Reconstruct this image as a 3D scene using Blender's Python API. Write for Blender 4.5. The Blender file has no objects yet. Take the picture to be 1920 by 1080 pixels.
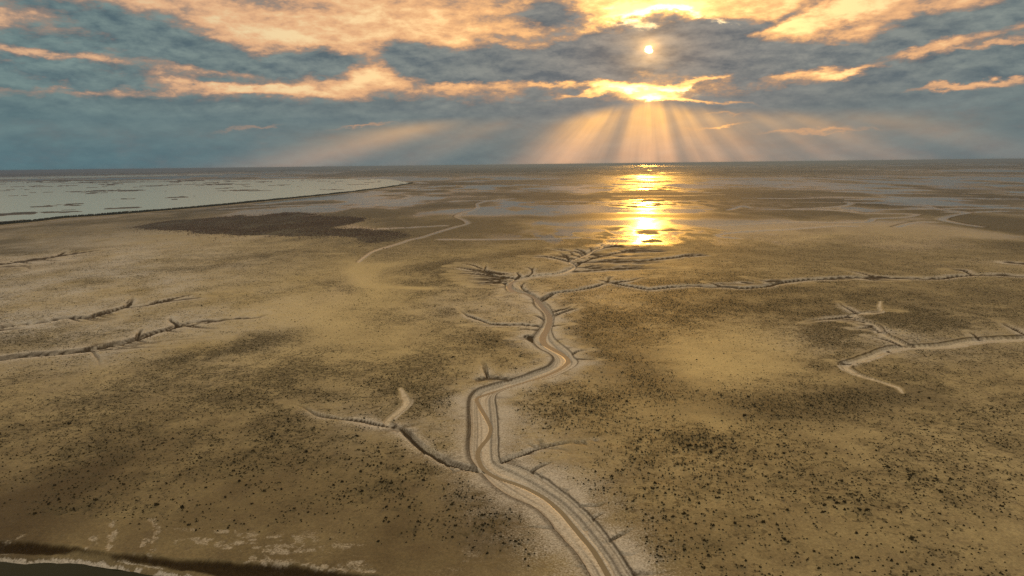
import bpy, math, random
import numpy as np

# ------------------------------------------------------------------ camera, sky, sun, exposure
S = bpy.context.scene
H = 100.0                      # flying height above the flats, metres
FPX, CX, CY = 1280.0, 960.0, 540.0
PITCH = math.atan(231.5 / FPX)
ROLL = math.atan(0.0115)
EXPOSURE = 0.32
SUN_STRENGTH = 0.6
SUN_PX = (1217.0, 92.0)
HAZE_DENSITY = 8.0e-5

_f = np.array([0, math.cos(PITCH), -math.sin(PITCH)])
_u0 = np.array([0, math.sin(PITCH), math.cos(PITCH)])
_r0 = np.array([1.0, 0, 0])
_r = _r0 * math.cos(ROLL) - _u0 * math.sin(ROLL)
_u = _u0 * math.cos(ROLL) + _r0 * math.sin(ROLL)


def view_dir(x, y):
    x = np.asarray(x, float); y = np.asarray(y, float)
    return (_f * FPX + _r * (x - CX)[..., None] - _u * (y - CY)[..., None])


def ground(x, y):
    """photo pixel -> point on the flat ground (metres)"""
    d = view_dir(x, y)
    t = -H / np.minimum(d[..., 2], -1e-6)
    return d[..., :2] * t[..., None]


def to_px(X, Y, Z=0.0):
    P = np.stack([X, Y, np.zeros_like(X) + Z - H], -1)
    w = np.maximum(P @ _f, 1e-3)
    return CX + FPX * (P @ _r) / w, CY - FPX * (P @ _u) / w


def azel(x, y):
    d = view_dir(np.array(x, float), np.array(y, float))
    return (np.degrees(np.arctan2(d[..., 0], d[..., 1])),
            np.degrees(np.arctan2(d[..., 2], np.hypot(d[..., 0], d[..., 1]))))


SAZ, SEL = [float(v) for v in azel(*SUN_PX)]

cam_d = bpy.data.cameras.new('camera')
cam = bpy.data.objects.new('camera', cam_d)
S.collection.objects.link(cam)
S.camera = cam
from mathutils import Matrix, Vector
m = Matrix((( _r[0], _u[0], -_f[0], 0), (_r[1], _u[1], -_f[1], 0), (_r[2], _u[2], -_f[2], H), (0, 0, 0, 1)))
cam.matrix_world = m
cam_d.sensor_fit = 'HORIZONTAL'
cam_d.angle = 2 * math.atan(960 / FPX)
cam_d.clip_start = 0.5
cam_d.clip_end = 200000

S.view_settings.view_transform = 'Standard'
S.view_settings.look = 'None'
S.view_settings.gamma = 1
S.view_settings.use_curve_mapping = False
S.view_settings.exposure = EXPOSURE
S.render.engine = 'CYCLES'
S.cycles.use_denoising = False
S.cycles.max_bounces = 6
S.cycles.diffuse_bounces = 2
S.cycles.glossy_bounces = 3
S.cycles.volume_bounces = 0
S.cycles.use_fast_gi = False
S.cycles.sample_clamp_indirect = 8


def lin(r, g, b, k=1.0):
    def c(v):
        v /= 255.0
        return (v / 12.92 if v <= 0.04045 else ((v + 0.055) / 1.055) ** 2.4) * k
    return (c(r), c(g), c(b), 1.0)


class G:
    """small helper that writes node graphs as expressions"""
    def __init__(self, nt):
        self.nt = nt

    def _set(self, n, i, v):
        if hasattr(v, 'is_linked') or isinstance(v, bpy.types.NodeSocket):
            self.nt.links.new(v, n.inputs[i])
        else:
            n.inputs[i].default_value = v

    def m(self, op, *a, clamp=False):
        n = self.nt.nodes.new('ShaderNodeMath'); n.operation = op; n.use_clamp = clamp
        for i, v in enumerate(a):
            self._set(n, i, v)
        return n.outputs[0]

    def add(self, a, b): return self.m('ADD', a, b)
    def sub(self, a, b): return self.m('SUBTRACT', a, b)
    def mul(self, a, b): return self.m('MULTIPLY', a, b)
    def mad(self, a, b, c): return self.m('MULTIPLY_ADD', a, b, c)

    def ss(self, x, lo, hi, a=0.0, b=1.0):
        n = self.nt.nodes.new('ShaderNodeMapRange'); n.interpolation_type = 'SMOOTHSTEP'
        for i, v in enumerate((x, lo, hi, a, b)):
            self._set(n, i, v)
        return n.outputs[0]

    def lr(self, x, lo, hi, a=0.0, b=1.0):
        n = self.nt.nodes.new('ShaderNodeMapRange'); n.clamp = True
        for i, v in enumerate((x, lo, hi, a, b)):
            self._set(n, i, v)
        return n.outputs[0]

    def mix(self, f, a, b):
        n = self.nt.nodes.new('ShaderNodeMix'); n.data_type = 'RGBA'; n.clamp_factor = True
        self._set(n, 0, f); self._set(n, 6, a); self._set(n, 7, b)
        return n.outputs[2]

    def cop(self, mode, f, a, b):
        n = self.nt.nodes.new('ShaderNodeMix'); n.data_type = 'RGBA'; n.blend_type = mode; n.clamp_result = False
        self._set(n, 0, f); self._set(n, 6, a); self._set(n, 7, b)
        return n.outputs[2]

    def xyz(self, x, y, z):
        n = self.nt.nodes.new('ShaderNodeCombineXYZ')
        for i, v in enumerate((x, y, z)):
            self._set(n, i, v)
        return n.outputs[0]

    def sep(self, v):
        n = self.nt.nodes.new('ShaderNodeSeparateXYZ'); self._set(n, 0, v)
        return n.outputs[0], n.outputs[1], n.outputs[2]

    def vmul(self, v, k):
        n = self.nt.nodes.new('ShaderNodeVectorMath'); n.operation = 'MULTIPLY'
        self._set(n, 0, v); n.inputs[1].default_value = k
        return n.outputs[0]

    def vadd(self, v, k):
        n = self.nt.nodes.new('ShaderNodeVectorMath'); n.operation = 'ADD'
        self._set(n, 0, v); self._set(n, 1, k)
        return n.outputs[0]

    def noise(self, v, scale, detail=4, rough=0.55, color=False, dist=0.0):
        n = self.nt.nodes.new('ShaderNodeTexNoise'); n.noise_dimensions = '3D'
        self._set(n, 'Vector', v)
        n.inputs['Scale'].default_value = scale; n.inputs['Detail'].default_value = detail
        n.inputs['Roughness'].default_value = rough; n.inputs['Distortion'].default_value = dist
        return n.outputs['Color' if color else 'Fac']


# ---- sky: a clear Nishita sky behind layered clouds, laid out by azimuth and elevation
W = bpy.data.worlds.new('World'); S.world = W; W.use_nodes = True
nt = W.node_tree; nt.nodes.clear(); g = G(nt)
tc = nt.nodes.new('ShaderNodeTexCoord')
D = tc.outputs['Generated']
dx, dy, dz = g.sep(D)
az0 = g.mul(g.m('ARCTAN2', dx, dy), 57.29578)
hyp = g.m('SQRT', g.add(g.mul(dx, dx), g.mul(dy, dy)))
el0 = g.mul(g.m('ARCTAN2', dz, hyp), 57.29578)
# stretched noise for billows: fine near the horizon, where clouds are seen edge-on
DS = g.vmul(D, (1, 1, 2.6))
w1 = g.noise(DS, 9.0, 5, 0.6, color=True)
w1x, w1y, w1z = g.sep(w1)
w2 = g.noise(g.vadd(DS, (5.2, 1.3, 8.1)), 30.0, 5, 0.62, color=True)
w2x, w2y, w2z = g.sep(w2)
az = g.mad(g.sub(w1x, 0.5), 4.0, g.mad(g.sub(w2x, 0.5), 2.6, az0))
el = g.mad(g.sub(w1y, 0.5), 1.2, g.mad(g.sub(w2y, 0.5), 1.15, el0))


def blob(acc, az, el, x, y, rx, ry, amp, rot=0.0):
    """one elliptical cloud bank (photo pixels turned into a direction), rot in degrees, clockwise in the picture"""
    a, e = [float(v) for v in azel(x, y)]
    k = FPX / 57.29578 * 0.98
    ra, re = rx / k, ry / k
    c, s = math.cos(math.radians(-rot)), math.sin(math.radians(-rot))
    U = g.mad(az, c / ra, g.mad(el, s / ra, -(a * c + e * s) / ra))
    V = g.mad(az, -s / re, g.mad(el, c / re, -(-a * s + e * c) / re))
    q = g.mad(U, U, g.mul(V, V))
    return g.mad(g.m('POWER', 0.3679, g.m('POWER', q, 1.25)), amp, acc)


# base cover: thick towards the horizon, broken higher up
fb = g.noise(g.vadd(DS, (2.0, 7.0, 0.5)), 5.5, 6, 0.58)
_, e185 = azel(960, 190)
base = g.ss(el0, float(azel(960, 150)[1]), float(azel(960, 205)[1]), 0.26, 1.30)
base = g.mad(g.ss(el0, 14.0, 26.0), -0.75, base)
calm = g.ss(el0, float(azel(960, 178)[1]), float(azel(960, 215)[1]), 1.0, 0.22)
acc = g.mad(g.mul(g.sub(fb, 0.5), calm), 1.5, base)
BL = [  # dark banks
    (100, 132, 150, 28, 1.25, 2), (40, 72, 100, 18, .9, 4), (320, 92, 200, 26, 1.2, 9), (470, 118, 110, 22, .9, 6),
    (605, 114, 60, 22, 1.5, 0), (440, 152, 120, 8, .7, 2), (770, 112, 56, 24, 2.1, 8), (905, 116, 95, 26, 1.9, -4), (880, 148, 70, 9, 1.2, 0),
    (1050, 128, 110, 36, 1.2, 0), (1230, 108, 240, 44, 1.3, 0), (1270, 62, 120, 26, 1.2, 4), (1380, 95, 120, 34, 1.0, 0),
    (1040, 31, 52, 20, 1.5, 2), (1350, 44, 60, 12, .9, 8), (1590, 104, 66, 18, 1.7, 0), (1490, 98, 60, 20, 1.0, 0),
    (1705, 56, 62, 18, 1.7, 0), (1860, 32, 140, 22, 1.6, -14), (1840, 114, 160, 26, 1.6, -6), (1620, 168, 240, 20, .6, -3),
    (560, 208, 520, 22, .3, 0), (150, 16, 170, 16, .8, 5), (290, 56, 100, 9, .7, 8), (520, 8, 90, 10, .7, 4), (960, 68, 40, 8, .7, 8), (1500, 14, 90, 9, .8, -20), (1600, 46, 90, 9, .8, -16), (1450, 40, 60, 7, .7, -16),
    # bright gaps
    (90, 100, 130, 6, -.9, 2), (200, 172, 280, 8, -.8, -2), (500, 170, 180, 8, -.8, 3), (410, 134, 70, 7, -.6, 8), (640, 160, 80, 12, -.6, 0), (700, 143, 46, 14, -.7, 8),
    (560, 74, 110, 14, -.7, 10), (640, 40, 260, 34, -.5, 4), (840, 165, 40, 7, -.5, 0), (930, 160, 80, 8, -.5, 2), (980, 80, 50, 12, -.6, 10),
    (1190, 12, 140, 16, -.6, -4), (1130, 42, 70, 10, -.7, -22), (1330, 26, 60, 8, -.5, 20), (1250, 14, 70, 10, -.8, 0), (1440, 60, 50, 16, -.6, 0),
    (1170, 164, 85, 9, -1.7, 6), (1280, 160, 70, 5, -1.2, -12), (1420, 140, 60, 16, .9, -10), (1300, 188, 110, 3.5, -1.3, 6), (1040, 157, 46, 5, -1.0, 0), (1100, 177, 60, 4, -1.1, -8), (1215, 182, 50, 8, -1.4, 0),
    (1490, 44, 150, 40, -.9, -8), (1540, 74, 120, 12, -.5, -4), (1600, 134, 55, 5, -1.5, -10), (1490, 142, 50, 7, -.8, -5), (1545, 118, 14, 18, -.6, 30),
    (1790, 160, 85, 6, -1.9, -1), (1735, 90, 100, 7, -1.2, -9), (1880, 80, 70, 5, -1.0, -4), (1775, 70, 40, 10, -.5, -20),
    (690, 238, 60, 2.5, -.7, -4), (470, 242, 50, 2.5, -.5, -3), (1350, 235, 42, 2.5, -.9, -3), (1360, 212, 36, 2.5, -.6, 3), (1520, 246, 80, 3, -.6, 0),
]
for b in BL:
    acc = blob(acc, az, el, *b)
w3 = g.noise(g.vadd(DS, (9.1, 4.4, 2.7)), 16.0, 6, 0.62, color=True, dist=0.3)
w3x, w3y, w3z = g.sep(w3)
w4 = g.noise(g.vadd(DS, (1.1, 6.6, 3.9)), 70.0, 4, 0.6)
dens = g.mad(calm, g.mad(g.sub(w3x, 0.5), 2.4, g.mad(g.sub(w2z, 0.5), 1.6, g.mul(g.sub(w4, 0.5), 0.9))), g.add(acc, 0.08))

# angle from the sun
sa, ce = math.radians(SAZ), math.cos(math.radians(SEL))
sv = (math.sin(sa) * ce, math.cos(sa) * ce, math.sin(math.radians(SEL)))
cosd = g.mad(dx, sv[0], g.mad(dy, sv[1], g.mul(dz, sv[2])))
ang = g.mul(g.m('ARCCOSINE', g.m('MINIMUM', cosd, 1.0)), 57.29578)
near = g.m('POWER', 2.718, g.mul(ang, -1 / 5.0))          # 1 at the sun, fading over about 5 degrees
wide = g.m('POWER', 2.718, g.mul(ang, -1 / 50.0))

sky = nt.nodes.new('ShaderNodeTexSky'); sky.sky_type = 'NISHITA'; sky.sun_disc = False
sky.sun_elevation = math.radians(SEL); sky.sun_rotation = math.radians(SAZ)
sky.air_density = 1.5; sky.dust_density = 4.0
nish = g.cop('MULTIPLY', 1.0, sky.outputs[0], (0.12, 0.095, 0.062, 1))
clear = g.mix(0.85, nish, g.mix(wide, lin(206, 198, 170), lin(212, 182, 134)))
lit = g.mix(wide, lin(188, 160, 136), lin(222, 162, 106))
lit = g.cop('ADD', near, lit, (1.2, 0.70, 0.16, 1))
clear = g.cop('ADD', near, clear, (0.6, 0.38, 0.12, 1))
low = g.ss(el0, 0.0, float(e185), 1.0, 0.0)
dark = g.mix(wide, lin(70, 112, 118), lin(120, 117, 115))
mid_ = g.m('POWER', 2.718, g.mul(ang, -1 / 9.0))
dark = g.mix(g.mul(low, 0.85), dark, g.mix(mid_, lin(70, 102, 112), lin(146, 124, 102)))
dark = g.cop('ADD', g.mul(near, 0.22), dark, (0.16, 0.085, 0.03, 1))
dark = g.mix(g.ss(g.mad(w3y, .7, g.mul(w2x, .3)), 0.62, 0.36, 0.0, 0.28), dark, g.cop('MULTIPLY', 1.0, dark, (0.55, 0.62, 0.68, 1)))
w3b = g.noise(g.vadd(DS, (9.1, 4.4, 2.735)), 16.0, 6, 0.62, color=True, dist=0.3)
w2b = g.noise(g.vadd(DS, (5.2, 1.3, 8.118)), 30.0, 5, 0.62, color=True)
relief = g.add(g.mul(g.sub(w3x, g.sep(w3b)[0]), 2.2), g.mul(g.sub(w2z, g.sep(w2b)[2]), 1.6))
relief = g.mul(relief, g.lr(el0, 3.0, 7.0, 0.25, 1.0))
shade = g.lr(relief, -0.5, 0.5, 0.68, 1.42)
dark = g.cop('MULTIPLY', 1.0, dark, g.xyz(shade, g.lr(relief, -0.5, 0.5, 0.72, 1.32), g.lr(relief, -0.5, 0.5, 0.78, 1.20)))
brown = g.mix(wide, lin(126, 116, 112), lin(172, 134, 104))
brown = g.cop('ADD', near, brown, (0.35, 0.17, 0.03, 1))
c = g.mix(g.ss(dens, -0.65, 0.25), clear, lit)
c = g.mix(g.ss(dens, 0.02, 0.90), c, brown)
c = g.mix(g.ss(dens, 0.42, 1.45), c, dark)

# cloud edges burning close to the sun
hot = 0.0
for b in ((1185, 26, 48, 9, 1.0, -10), (1265, 14, 46, 6, 1.0, 4), (1140, 18, 40, 9, .5, -30), (1325, 28, 34, 6, .7, 25), (1215, 42, 30, 6, .5, 0), (1190, 165, 80, 7, .8, 5), (1225, 184, 36, 5, .9, 0), (1290, 162, 40, 4, .5, -14)):
    hot = blob(hot, az, el, *b)
hot = g.mul(g.ss(g.mad(g.sub(w3y, .5), 2.6, g.mad(g.sub(w2y, .5), 2.4, hot)), .25, 1.1), g.m('MINIMUM', hot, 1.0))
c = g.cop('ADD', hot, c, (2.2, 1.5, 0.6, 1))

# the sun seen through a thin place in the cloud
core = g.ss(g.mad(g.sub(w2y, 0.5), 1.1, g.mad(g.sub(w3z, 0.5), 0.9, ang)), 0.24, 0.44, 1.0, 0.0)
c = g.cop('ADD', core, c, (7, 5, 2.2, 1))
halo = g.m('POWER', 2.718, g.mul(g.mul(ang, ang), -1 / 0.6))
halo = g.mul(halo, g.lr(w3z, .3, .7, .3, 1.1))
c = g.cop('ADD', halo, c, (0.40, 0.20, 0.05, 1))
glare = g.mul(g.m('POWER', 2.718, g.mul(ang, -1 / 1.3)), g.lr(g.mad(w2x, .5, g.mul(w3y, .5)), .35, .65, .35, 1.15))
c = g.cop('ADD', glare, c, (0.75, 0.42, 0.12, 1))

# crepuscular rays fanning down from the sun below the cloud base
th = g.mul(g.m('ARCTAN2', g.sub(az0, SAZ), g.sub(SEL, el0)), 57.29578)
rays = 0.02
for t0, sg, am in ((0, 36, .22), (-73, 2.6, .40), (-66, 3.0, .14), (-47, 6, .40), (-36, 8.0, .80), (-25, 5, .26), (1, 10.0, .90), (-12, 5.5, .50), (13, 4.5, .48),
                   (24, 4.5, .55), (33, 6, .55), (43, 4.0, .45), (50, 4.0, .30), (58, 3, .30), (64, 3.2, .36), (71, 2.5, .18)):
    d_ = g.mad(th, 1 / sg, -t0 / sg)
    rays = g.mad(g.m('POWER', 0.3679, g.mul(d_, d_)), am, rays)
rn = g.noise(g.xyz(g.mul(th, 0.11), 3.3, g.mul(el0, 0.10)), 1.0, 4, 0.6)
rays = g.mul(rays, g.lr(rn, 0.3, 0.7, 0.70, 1.2))
start = g.ss(g.mad(g.m('ABSOLUTE', th), 0.022, el0), float(azel(1217, 205)[1]), float(azel(1217, 178)[1]) + 0.25, 1.0, 0.0)
fall = g.m('POWER', 2.718, g.mul(g.sub(SEL, el0), -1 / 12.0))
rays = g.mul(g.mul(rays, start), fall)
ray_col = g.mix(g.ss(el0, 0.3, 4.2), lin(222, 154, 92), lin(255, 178, 50))
c = g.cop('ADD', g.mul(rays, 1.45), c, g.cop('MULTIPLY', 1.0, ray_col, (0.8, 0.8, 0.8, 1)))
# below the horizon: dull ground tone
c = g.mix(g.ss(el0, -1.5, -0.2), lin(84, 84, 76), c)
bg = nt.nodes.new('ShaderNodeBackground'); nt.links.new(c, bg.inputs[0]); bg.inputs[1].default_value = 1.0
wo = nt.nodes.new('ShaderNodeOutputWorld'); nt.links.new(bg.outputs[0], wo.inputs[0])
W.cycles.sampling_method = 'MANUAL'; W.cycles.sample_map_resolution = 1024

sl = bpy.data.lights.new('sun', 'SUN'); sl.energy = SUN_STRENGTH; sl.angle = math.radians(0.7); sl.color = (1.0, 0.47, 0.07)
so = bpy.data.objects.new('sun', sl); S.collection.objects.link(so)
so.rotation_euler = Vector(sv).to_track_quat('Z', 'Y').to_euler()
so.location = (0, 0, 300)

# ------------------------------------------------------------------ numeric helpers
rng = np.random.default_rng(7)
random.seed(7)


def vnoise(x, y, seed=0):
    xi = np.floor(x).astype(np.int64); yi = np.floor(y).astype(np.int64)
    fx = x - xi; fy = y - yi
    fx = fx * fx * (3 - 2 * fx); fy = fy * fy * (3 - 2 * fy)

    def h(a, b):
        n = (a * 374761393 + b * 668265263 + seed * 974711) & 0x7fffffff
        n = ((n ^ (n >> 13)) * 1274126177) & 0x7fffffff
        n = (n ^ (n >> 16)) & 0xffff
        return n / 65535.0
    a = h(xi, yi); b = h(xi + 1, yi); c_ = h(xi, yi + 1); d = h(xi + 1, yi + 1)
    return (a + (b - a) * fx) + ((c_ + (d - c_) * fx) - (a + (b - a) * fx)) * fy


def fbm(x, y, sc, oct=4, seed=0, gain=0.5):
    s = 0.0; a = 1.0; t = 0.0
    for o in range(oct):
        s = s + a * vnoise(x / sc + 17.3 * o, y / sc - 9.1 * o, seed + o)
        t += a; a *= gain; sc *= 0.5
    return s / t


def smooth(e0, e1, x):
    t = np.clip((x - e0) / (e1 - e0), 0, 1)
    return t * t * (3 - 2 * t)


def spline(P, n=6):
    P = np.asarray(P, float)
    if len(P) < 3:
        t = np.linspace(0, 1, n + 1)[:, None]
        return P[0] + (P[-1] - P[0]) * t
    Q = np.vstack([2 * P[0] - P[1], P, 2 * P[-1] - P[-2]])
    out = []
    for i in range(1, len(Q) - 2):
        p0, p1, p2, p3 = Q[i - 1:i + 3]
        for k in range(n):
            t = k / n
            out.append(0.5 * (2 * p1 + (p2 - p0) * t + (2 * p0 - 5 * p1 + 4 * p2 - p3) * t * t + (3 * p1 - p0 - 3 * p2 + p3) * t ** 3))
    out.append(P[-1])
    return np.array(out)


def px(L):
    L = np.asarray(L, float)
    return ground(L[:, 0], L[:, 1])


# ------------------------------------------------------------------ what the flats look like: creeks traced on the ground plane
# main creek: left and right rims of its bed
MAIN = [  # left x,y   right x,y   (from the foot of the picture upstream)
    ((1165, 1150), (1255, 1150)), ((1110, 1080), (1190, 1080)), ((1085, 1038), (1163, 1038)), ((1043, 988), (1127, 990)), ((1002, 940), (1080, 946)),
    ((937, 909), (1033, 909)), ((908, 884), (988, 889)), ((891, 868), (943, 866)), ((880, 847), (935, 845)), ((883, 800), (933, 804)),
    ((881, 768), (931, 769)), ((882, 748), (928, 748)), ((888, 736), (931, 738)), ((902, 727), (938, 733)), ((931, 718), (959, 725)), ((978, 705), (1000, 713)),
    ((1006, 695), (1028, 708)), ((1034, 684), (1062, 694)), ((1044, 673), (1077, 683)), ((1043, 665), (1071, 672)), ((1034, 656), (1066, 663)),
    ((1015, 643), (1049, 652)), ((1008, 629), (1031, 637)), ((1015, 614), (1031, 618)), ((1022, 599), (1037, 601)), ((1019, 584), (1035, 586)),
    ((1008, 569), (1023, 573)), ((999, 558), (1010, 558)), ((980, 549), (992, 547)), ((960, 546), (968, 542)), ((949, 538), (962, 537)),
    ((950, 531), (961, 530)), ((962, 524), (974, 525)), ((988, 517.5), (994, 520)), ((1016, 514), (1020, 517)), ((1050, 510.5), (1054, 513)),
    ((1069, 504), (1074, 506)), ((1075, 498), (1081, 498)), ((1066, 491), (1070, 490)), ((1083, 484), (1087, 484.5)), ((1099, 477), (1103, 478)),
    ((1109, 471), (1112, 471.5)), ((1117, 467), (1120, 467.5)), ((1126, 464), (1129, 465)), ((1131, 459), (1135, 459.5)), ((1147, 456.5), (1149, 457.5))]
mL = px([a for a, b in MAIN]); mR = px([b for a, b in MAIN])
main_c = spline((mL + mR) / 2); main_w = spline(np.linalg.norm(mL - mR, axis=1)[:, None] / 2)[:, 0]
STREAM = [(1195, 1150), (1147, 1080), (1115, 1027), (1091, 998), (1069, 972), (1052, 952), (1024, 928), (995, 911.5), (966, 899.5), (932, 888.6), (908, 874), (898, 858),
          (896, 841), (904, 828), (915, 815), (921, 798), (915, 783), (905, 766), (898, 754), (894, 742), (910, 734.5), (941, 725), (969, 716), (1016, 702),
          (1045, 690), (1060, 680), (1066, 672), (1059, 663), (1040, 652), (1021, 640.6), (1018, 628), (1026, 614), (1031, 599), (1029, 586), (1018, 573), (1005, 558), (991, 549),
          (967, 545), (956, 538), (957, 531), (966, 524)]
stream_c = spline(px(STREAM))

# (points, half width m start->end, depth m start->end)   start = mouth
CH = []


def ch(pts, w0, w1, d0, d1, kind='creek'):
    CH.append((np.asarray(pts, float), w0, w1, d0, d1, kind))


ch([(898, 880), (874, 875), (852, 870), (830, 861.6), (808, 848.5), (790, 837.5), (775, 822), (760, 809), (749, 801), (738, 799)], 2.0, 1.5, 1.6, 1.3)
ch([(738, 799), (710, 796), (677, 789), (633, 784), (602, 779.5), (587, 774), (572, 764), (554, 758), (524, 752)], 1.1, 0.8, 1.0, 0.2)
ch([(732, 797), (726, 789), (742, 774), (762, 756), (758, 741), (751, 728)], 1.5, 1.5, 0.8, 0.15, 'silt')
ch([(938, 863), (956, 857), (980, 850), (1009, 840), (1040, 833), (1077, 828), (1120, 822)], 1.5, 1.0, 1.5, 0.1)
ch([(990, 891), (995, 888), (1004, 878), (1028, 868), (1048, 861)], 1.0, 0.6, 1.2, 0.1)
ch([(1036, 926), (1050, 931), (1062, 919), (1077, 916)], 0.7, 0.5, 1.0, 0.1)
ch([(1099, 984), (1108, 974), (1120, 966), (1139, 960)], 0.9, 0.6, 1.4, 0.1)
ch([(1126, 1016), (1149, 1009), (1166, 1001), (1197, 988)], 0.9, 0.6, 1.2, 0.1)
ch([(1180, 1076), (1192, 1073), (1220, 1072)], 0.7, 0.5, 1.2, 0.1)
ch([(1018, 611), (997, 609.7), (974, 608), (957, 609), (939, 607.8), (920, 606), (905, 601), (888, 595.6), (875, 591), (864, 582.5), (858, 575)], 1.5, 0.9, 1.8, 0.6)
ch([(939, 608), (901, 609), (871, 610)], 1.0, 0.8, 1.0, 0.1)
ch([(1012, 618), (1000, 618), (980, 617), (969, 619), (931, 617)], 1.0, 0.8, 1.0, 0.1)
ch([(913, 706), (910, 695), (907, 684), (899, 674)], 1.1, 1.8, 0.9, 0.1)
ch([(1012, 641), (1000, 637), (993, 631), (1003, 626)], 3.5, 3.0, 1.5, 0.8)
ch([(955, 711), (938, 709), (915, 708), (900, 711), (891, 719)], 2.5, 2.5, 0.7, 0.7)
ch([(1015, 562), (1030, 553), (1042, 548), (1067, 545), (1093, 541), (1117, 536.5), (1130, 532.5), (1150, 530)], 3.0, 1.5, 2.0, 1.2)
ch([(1150, 530), (1173, 535), (1193, 538), (1215, 541.7), (1237, 540), (1260, 537.5), (1293, 535), (1327, 536.7), (1377, 538), (1390, 540), (1436, 536), (1455, 531), (1494, 525.6), (1542, 522), (1591, 520), (1655, 520),
    (1752, 522), (1784, 518), (1823, 515), (1865, 515), (1920, 517.5), (1990, 520)], 3.2, 5.0, 1.0, 1.3)
ch([(1150, 530), (1182, 526), (1205, 520), (1240, 517)], 1.5, 0.8, 1.0, 0.1)
ch([(1138, 529), (1140, 525), (1144, 520), (1153, 517)], 2.2, 1.2, 1.0, 0.2)
ch([(1140, 527), (1130, 526), (1118, 523)], 1.4, 1.0, 1.0, 0.2)
ch([(1455, 531), (1413, 523), (1395, 519)], 2.0, 1.2, 0.6, 0.1)
ch([(1655, 520), (1636, 517.5), (1607, 510), (1571, 503)], 2.0, 1.5, 1.0, 0.3)
ch([(1350, 536), (1335, 531), (1322, 528)], 1.5, 1.2, 1.0, 0.3)
ch([(1823, 515), (1804, 507), (1778, 505)], 2.2, 1.5, 1.2, 0.4)
ch([(1890, 492), (1930, 496)], 3, 4, 0.8, 0.8)
# the fan at the head of the main creek
ch([(1076, 500), (1082, 496.7), (1093, 491), (1118, 490), (1160, 489), (1193, 488.8), (1218, 487.5), (1243, 485), (1268, 482.5), (1285, 479), (1307, 476), (1332, 476.5)], 2.4, 2.6, 1.8, 1.2)
ch([(1290, 480), (1310, 478.5), (1330, 477.5)], 4.0, 3.0, 1.2, 1.0)
ch([(1093, 490.5), (1115, 483), (1135, 479), (1153, 475), (1167, 472.5), (1175, 469), (1175, 465)], 1.8, 1.2, 1.4, 0.8)
ch([(1177, 471), (1202, 470), (1227, 471), (1260, 471)], 1.6, 1.6, 1.0, 0.8)
ch([(1167, 472.5), (1195, 466.5), (1225, 466)], 1.6, 1.2, 0.9, 0.4)
ch([(1108, 471.7), (1107, 465), (1100, 463)], 1.5, 1.2, 1.0, 0.4)
ch([(1098, 477), (1092, 471), (1082, 467.5), (1070, 466.7)], 1.8, 1.2, 1.2, 0.5)
ch([(1092, 479), (1087, 475), (1078, 472), (1066, 471)], 1.8, 1.2, 1.2, 0.5)
ch([(1068, 490), (1063, 482), (1059, 476)], 2.0, 1.2, 1.4, 0.5)
ch([(1067, 490), (1050, 486), (1033, 482.5), (1017, 481), (983, 480.5)], 2.2, 1.8, 1.6, 0.8)
ch([(1120, 467), (1140, 463), (1160, 460), (1178, 460)], 1.8, 1.4, 1.2, 0.6)
ch([(1130, 464), (1145, 463), (1165, 463), (1182, 465)], 1.5, 1.2, 1.0, 0.6)
ch([(1078, 509), (1110, 507.5), (1143, 505), (1177, 502.5), (1202, 500), (1243, 497.5)], 1.7, 1.3, 1.3, 0.5)
for k in range(30):
    x0 = rng.uniform(1085, 1200); y0 = rng.uniform(470, 506); ln = rng.uniform(35, 110)
    ch([(x0, y0), (x0 + ln * .4, y0 - rng.uniform(0, 2)), (x0 + ln, y0 - rng.uniform(1.5, 4))], 1.2, 0.7, 0.8, 0.1)
for k in range(16):
    x0 = rng.uniform(845, 905); y0 = rng.uniform(496, 538); xm = rng.uniform(925, 950); ym = 521 + (y0 - 517) * .45
    ch([(xm, ym), ((x0 + xm) / 2, (y0 + ym) / 2 + rng.uniform(-1.5, 2.5)), (x0, y0)], 1.2, 0.7, 0.9, 0.1)
for k in range(12):
    x0 = rng.uniform(1020, 1085); y0 = rng.uniform(464, 482)
    ch([(x0 + rng.uniform(14, 34), y0 + rng.uniform(4, 9)), (x0 + 10, y0 + 2), (x0, y0)], 1.2, 0.7, 0.8, 0.1)
# left fan above the bend
ch([(968, 522), (947, 519), (925, 517.5), (900, 514), (867, 512.5), (838, 514)], 2.4, 1.4, 1.8, 0.4)
ch([(927, 516.7), (913, 510), (907, 507.5), (910, 501.7), (912, 493)], 1.8, 1.8, 1.5, 0.7)
ch([(910, 508), (887, 506), (863, 501.7), (838, 499)], 1.6, 1.0, 1.2, 0.3)
ch([(903, 503), (885, 496.5), (860, 493)], 1.4, 1.0, 1.0, 0.4)
ch([(925, 517), (905, 511), (880, 509), (850, 508)], 1.3, 0.9, 1.0, 0.3)
ch([(950, 532.5), (942, 530), (923, 529), (900, 531), (875, 532.5)], 2.2, 1.0, 1.8, 0.3)
ch([(948, 527), (930, 524), (905, 523)], 1.4, 0.9, 1.2, 0.2)
ch([(968, 522), (975, 516.7), (970, 511.7), (976, 508)], 1.6, 1.2, 1.4, 0.4)
ch([(986, 519), (997, 511.7), (998, 505), (1003, 497.5)], 1.6, 1.4, 1.4, 0.3)
ch([(997, 504), (990, 501), (982, 499)], 1.2, 0.9, 0.8, 0.2)
ch([(988, 546), (978, 538), (982, 531), (992, 528)], 1.6, 1.2, 1.2, 0.3)
ch([(1040, 584), (1046, 582), (1062, 578), (1075, 571)], 1.0, 0.8, 1.2, 0.4)
ch([(1040, 591), (1066, 581.6), (1087, 576)], 1.0, 1.6, 1.2, 0.5)
ch([(1034, 611), (1046, 609.7), (1072, 607)], 0.9, 0.7, 1.0, 0.2)
ch([(1066, 664), (1074, 663), (1085, 658), (1109, 655)], 0.8, 0.7, 1.0, 0.4)
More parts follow.
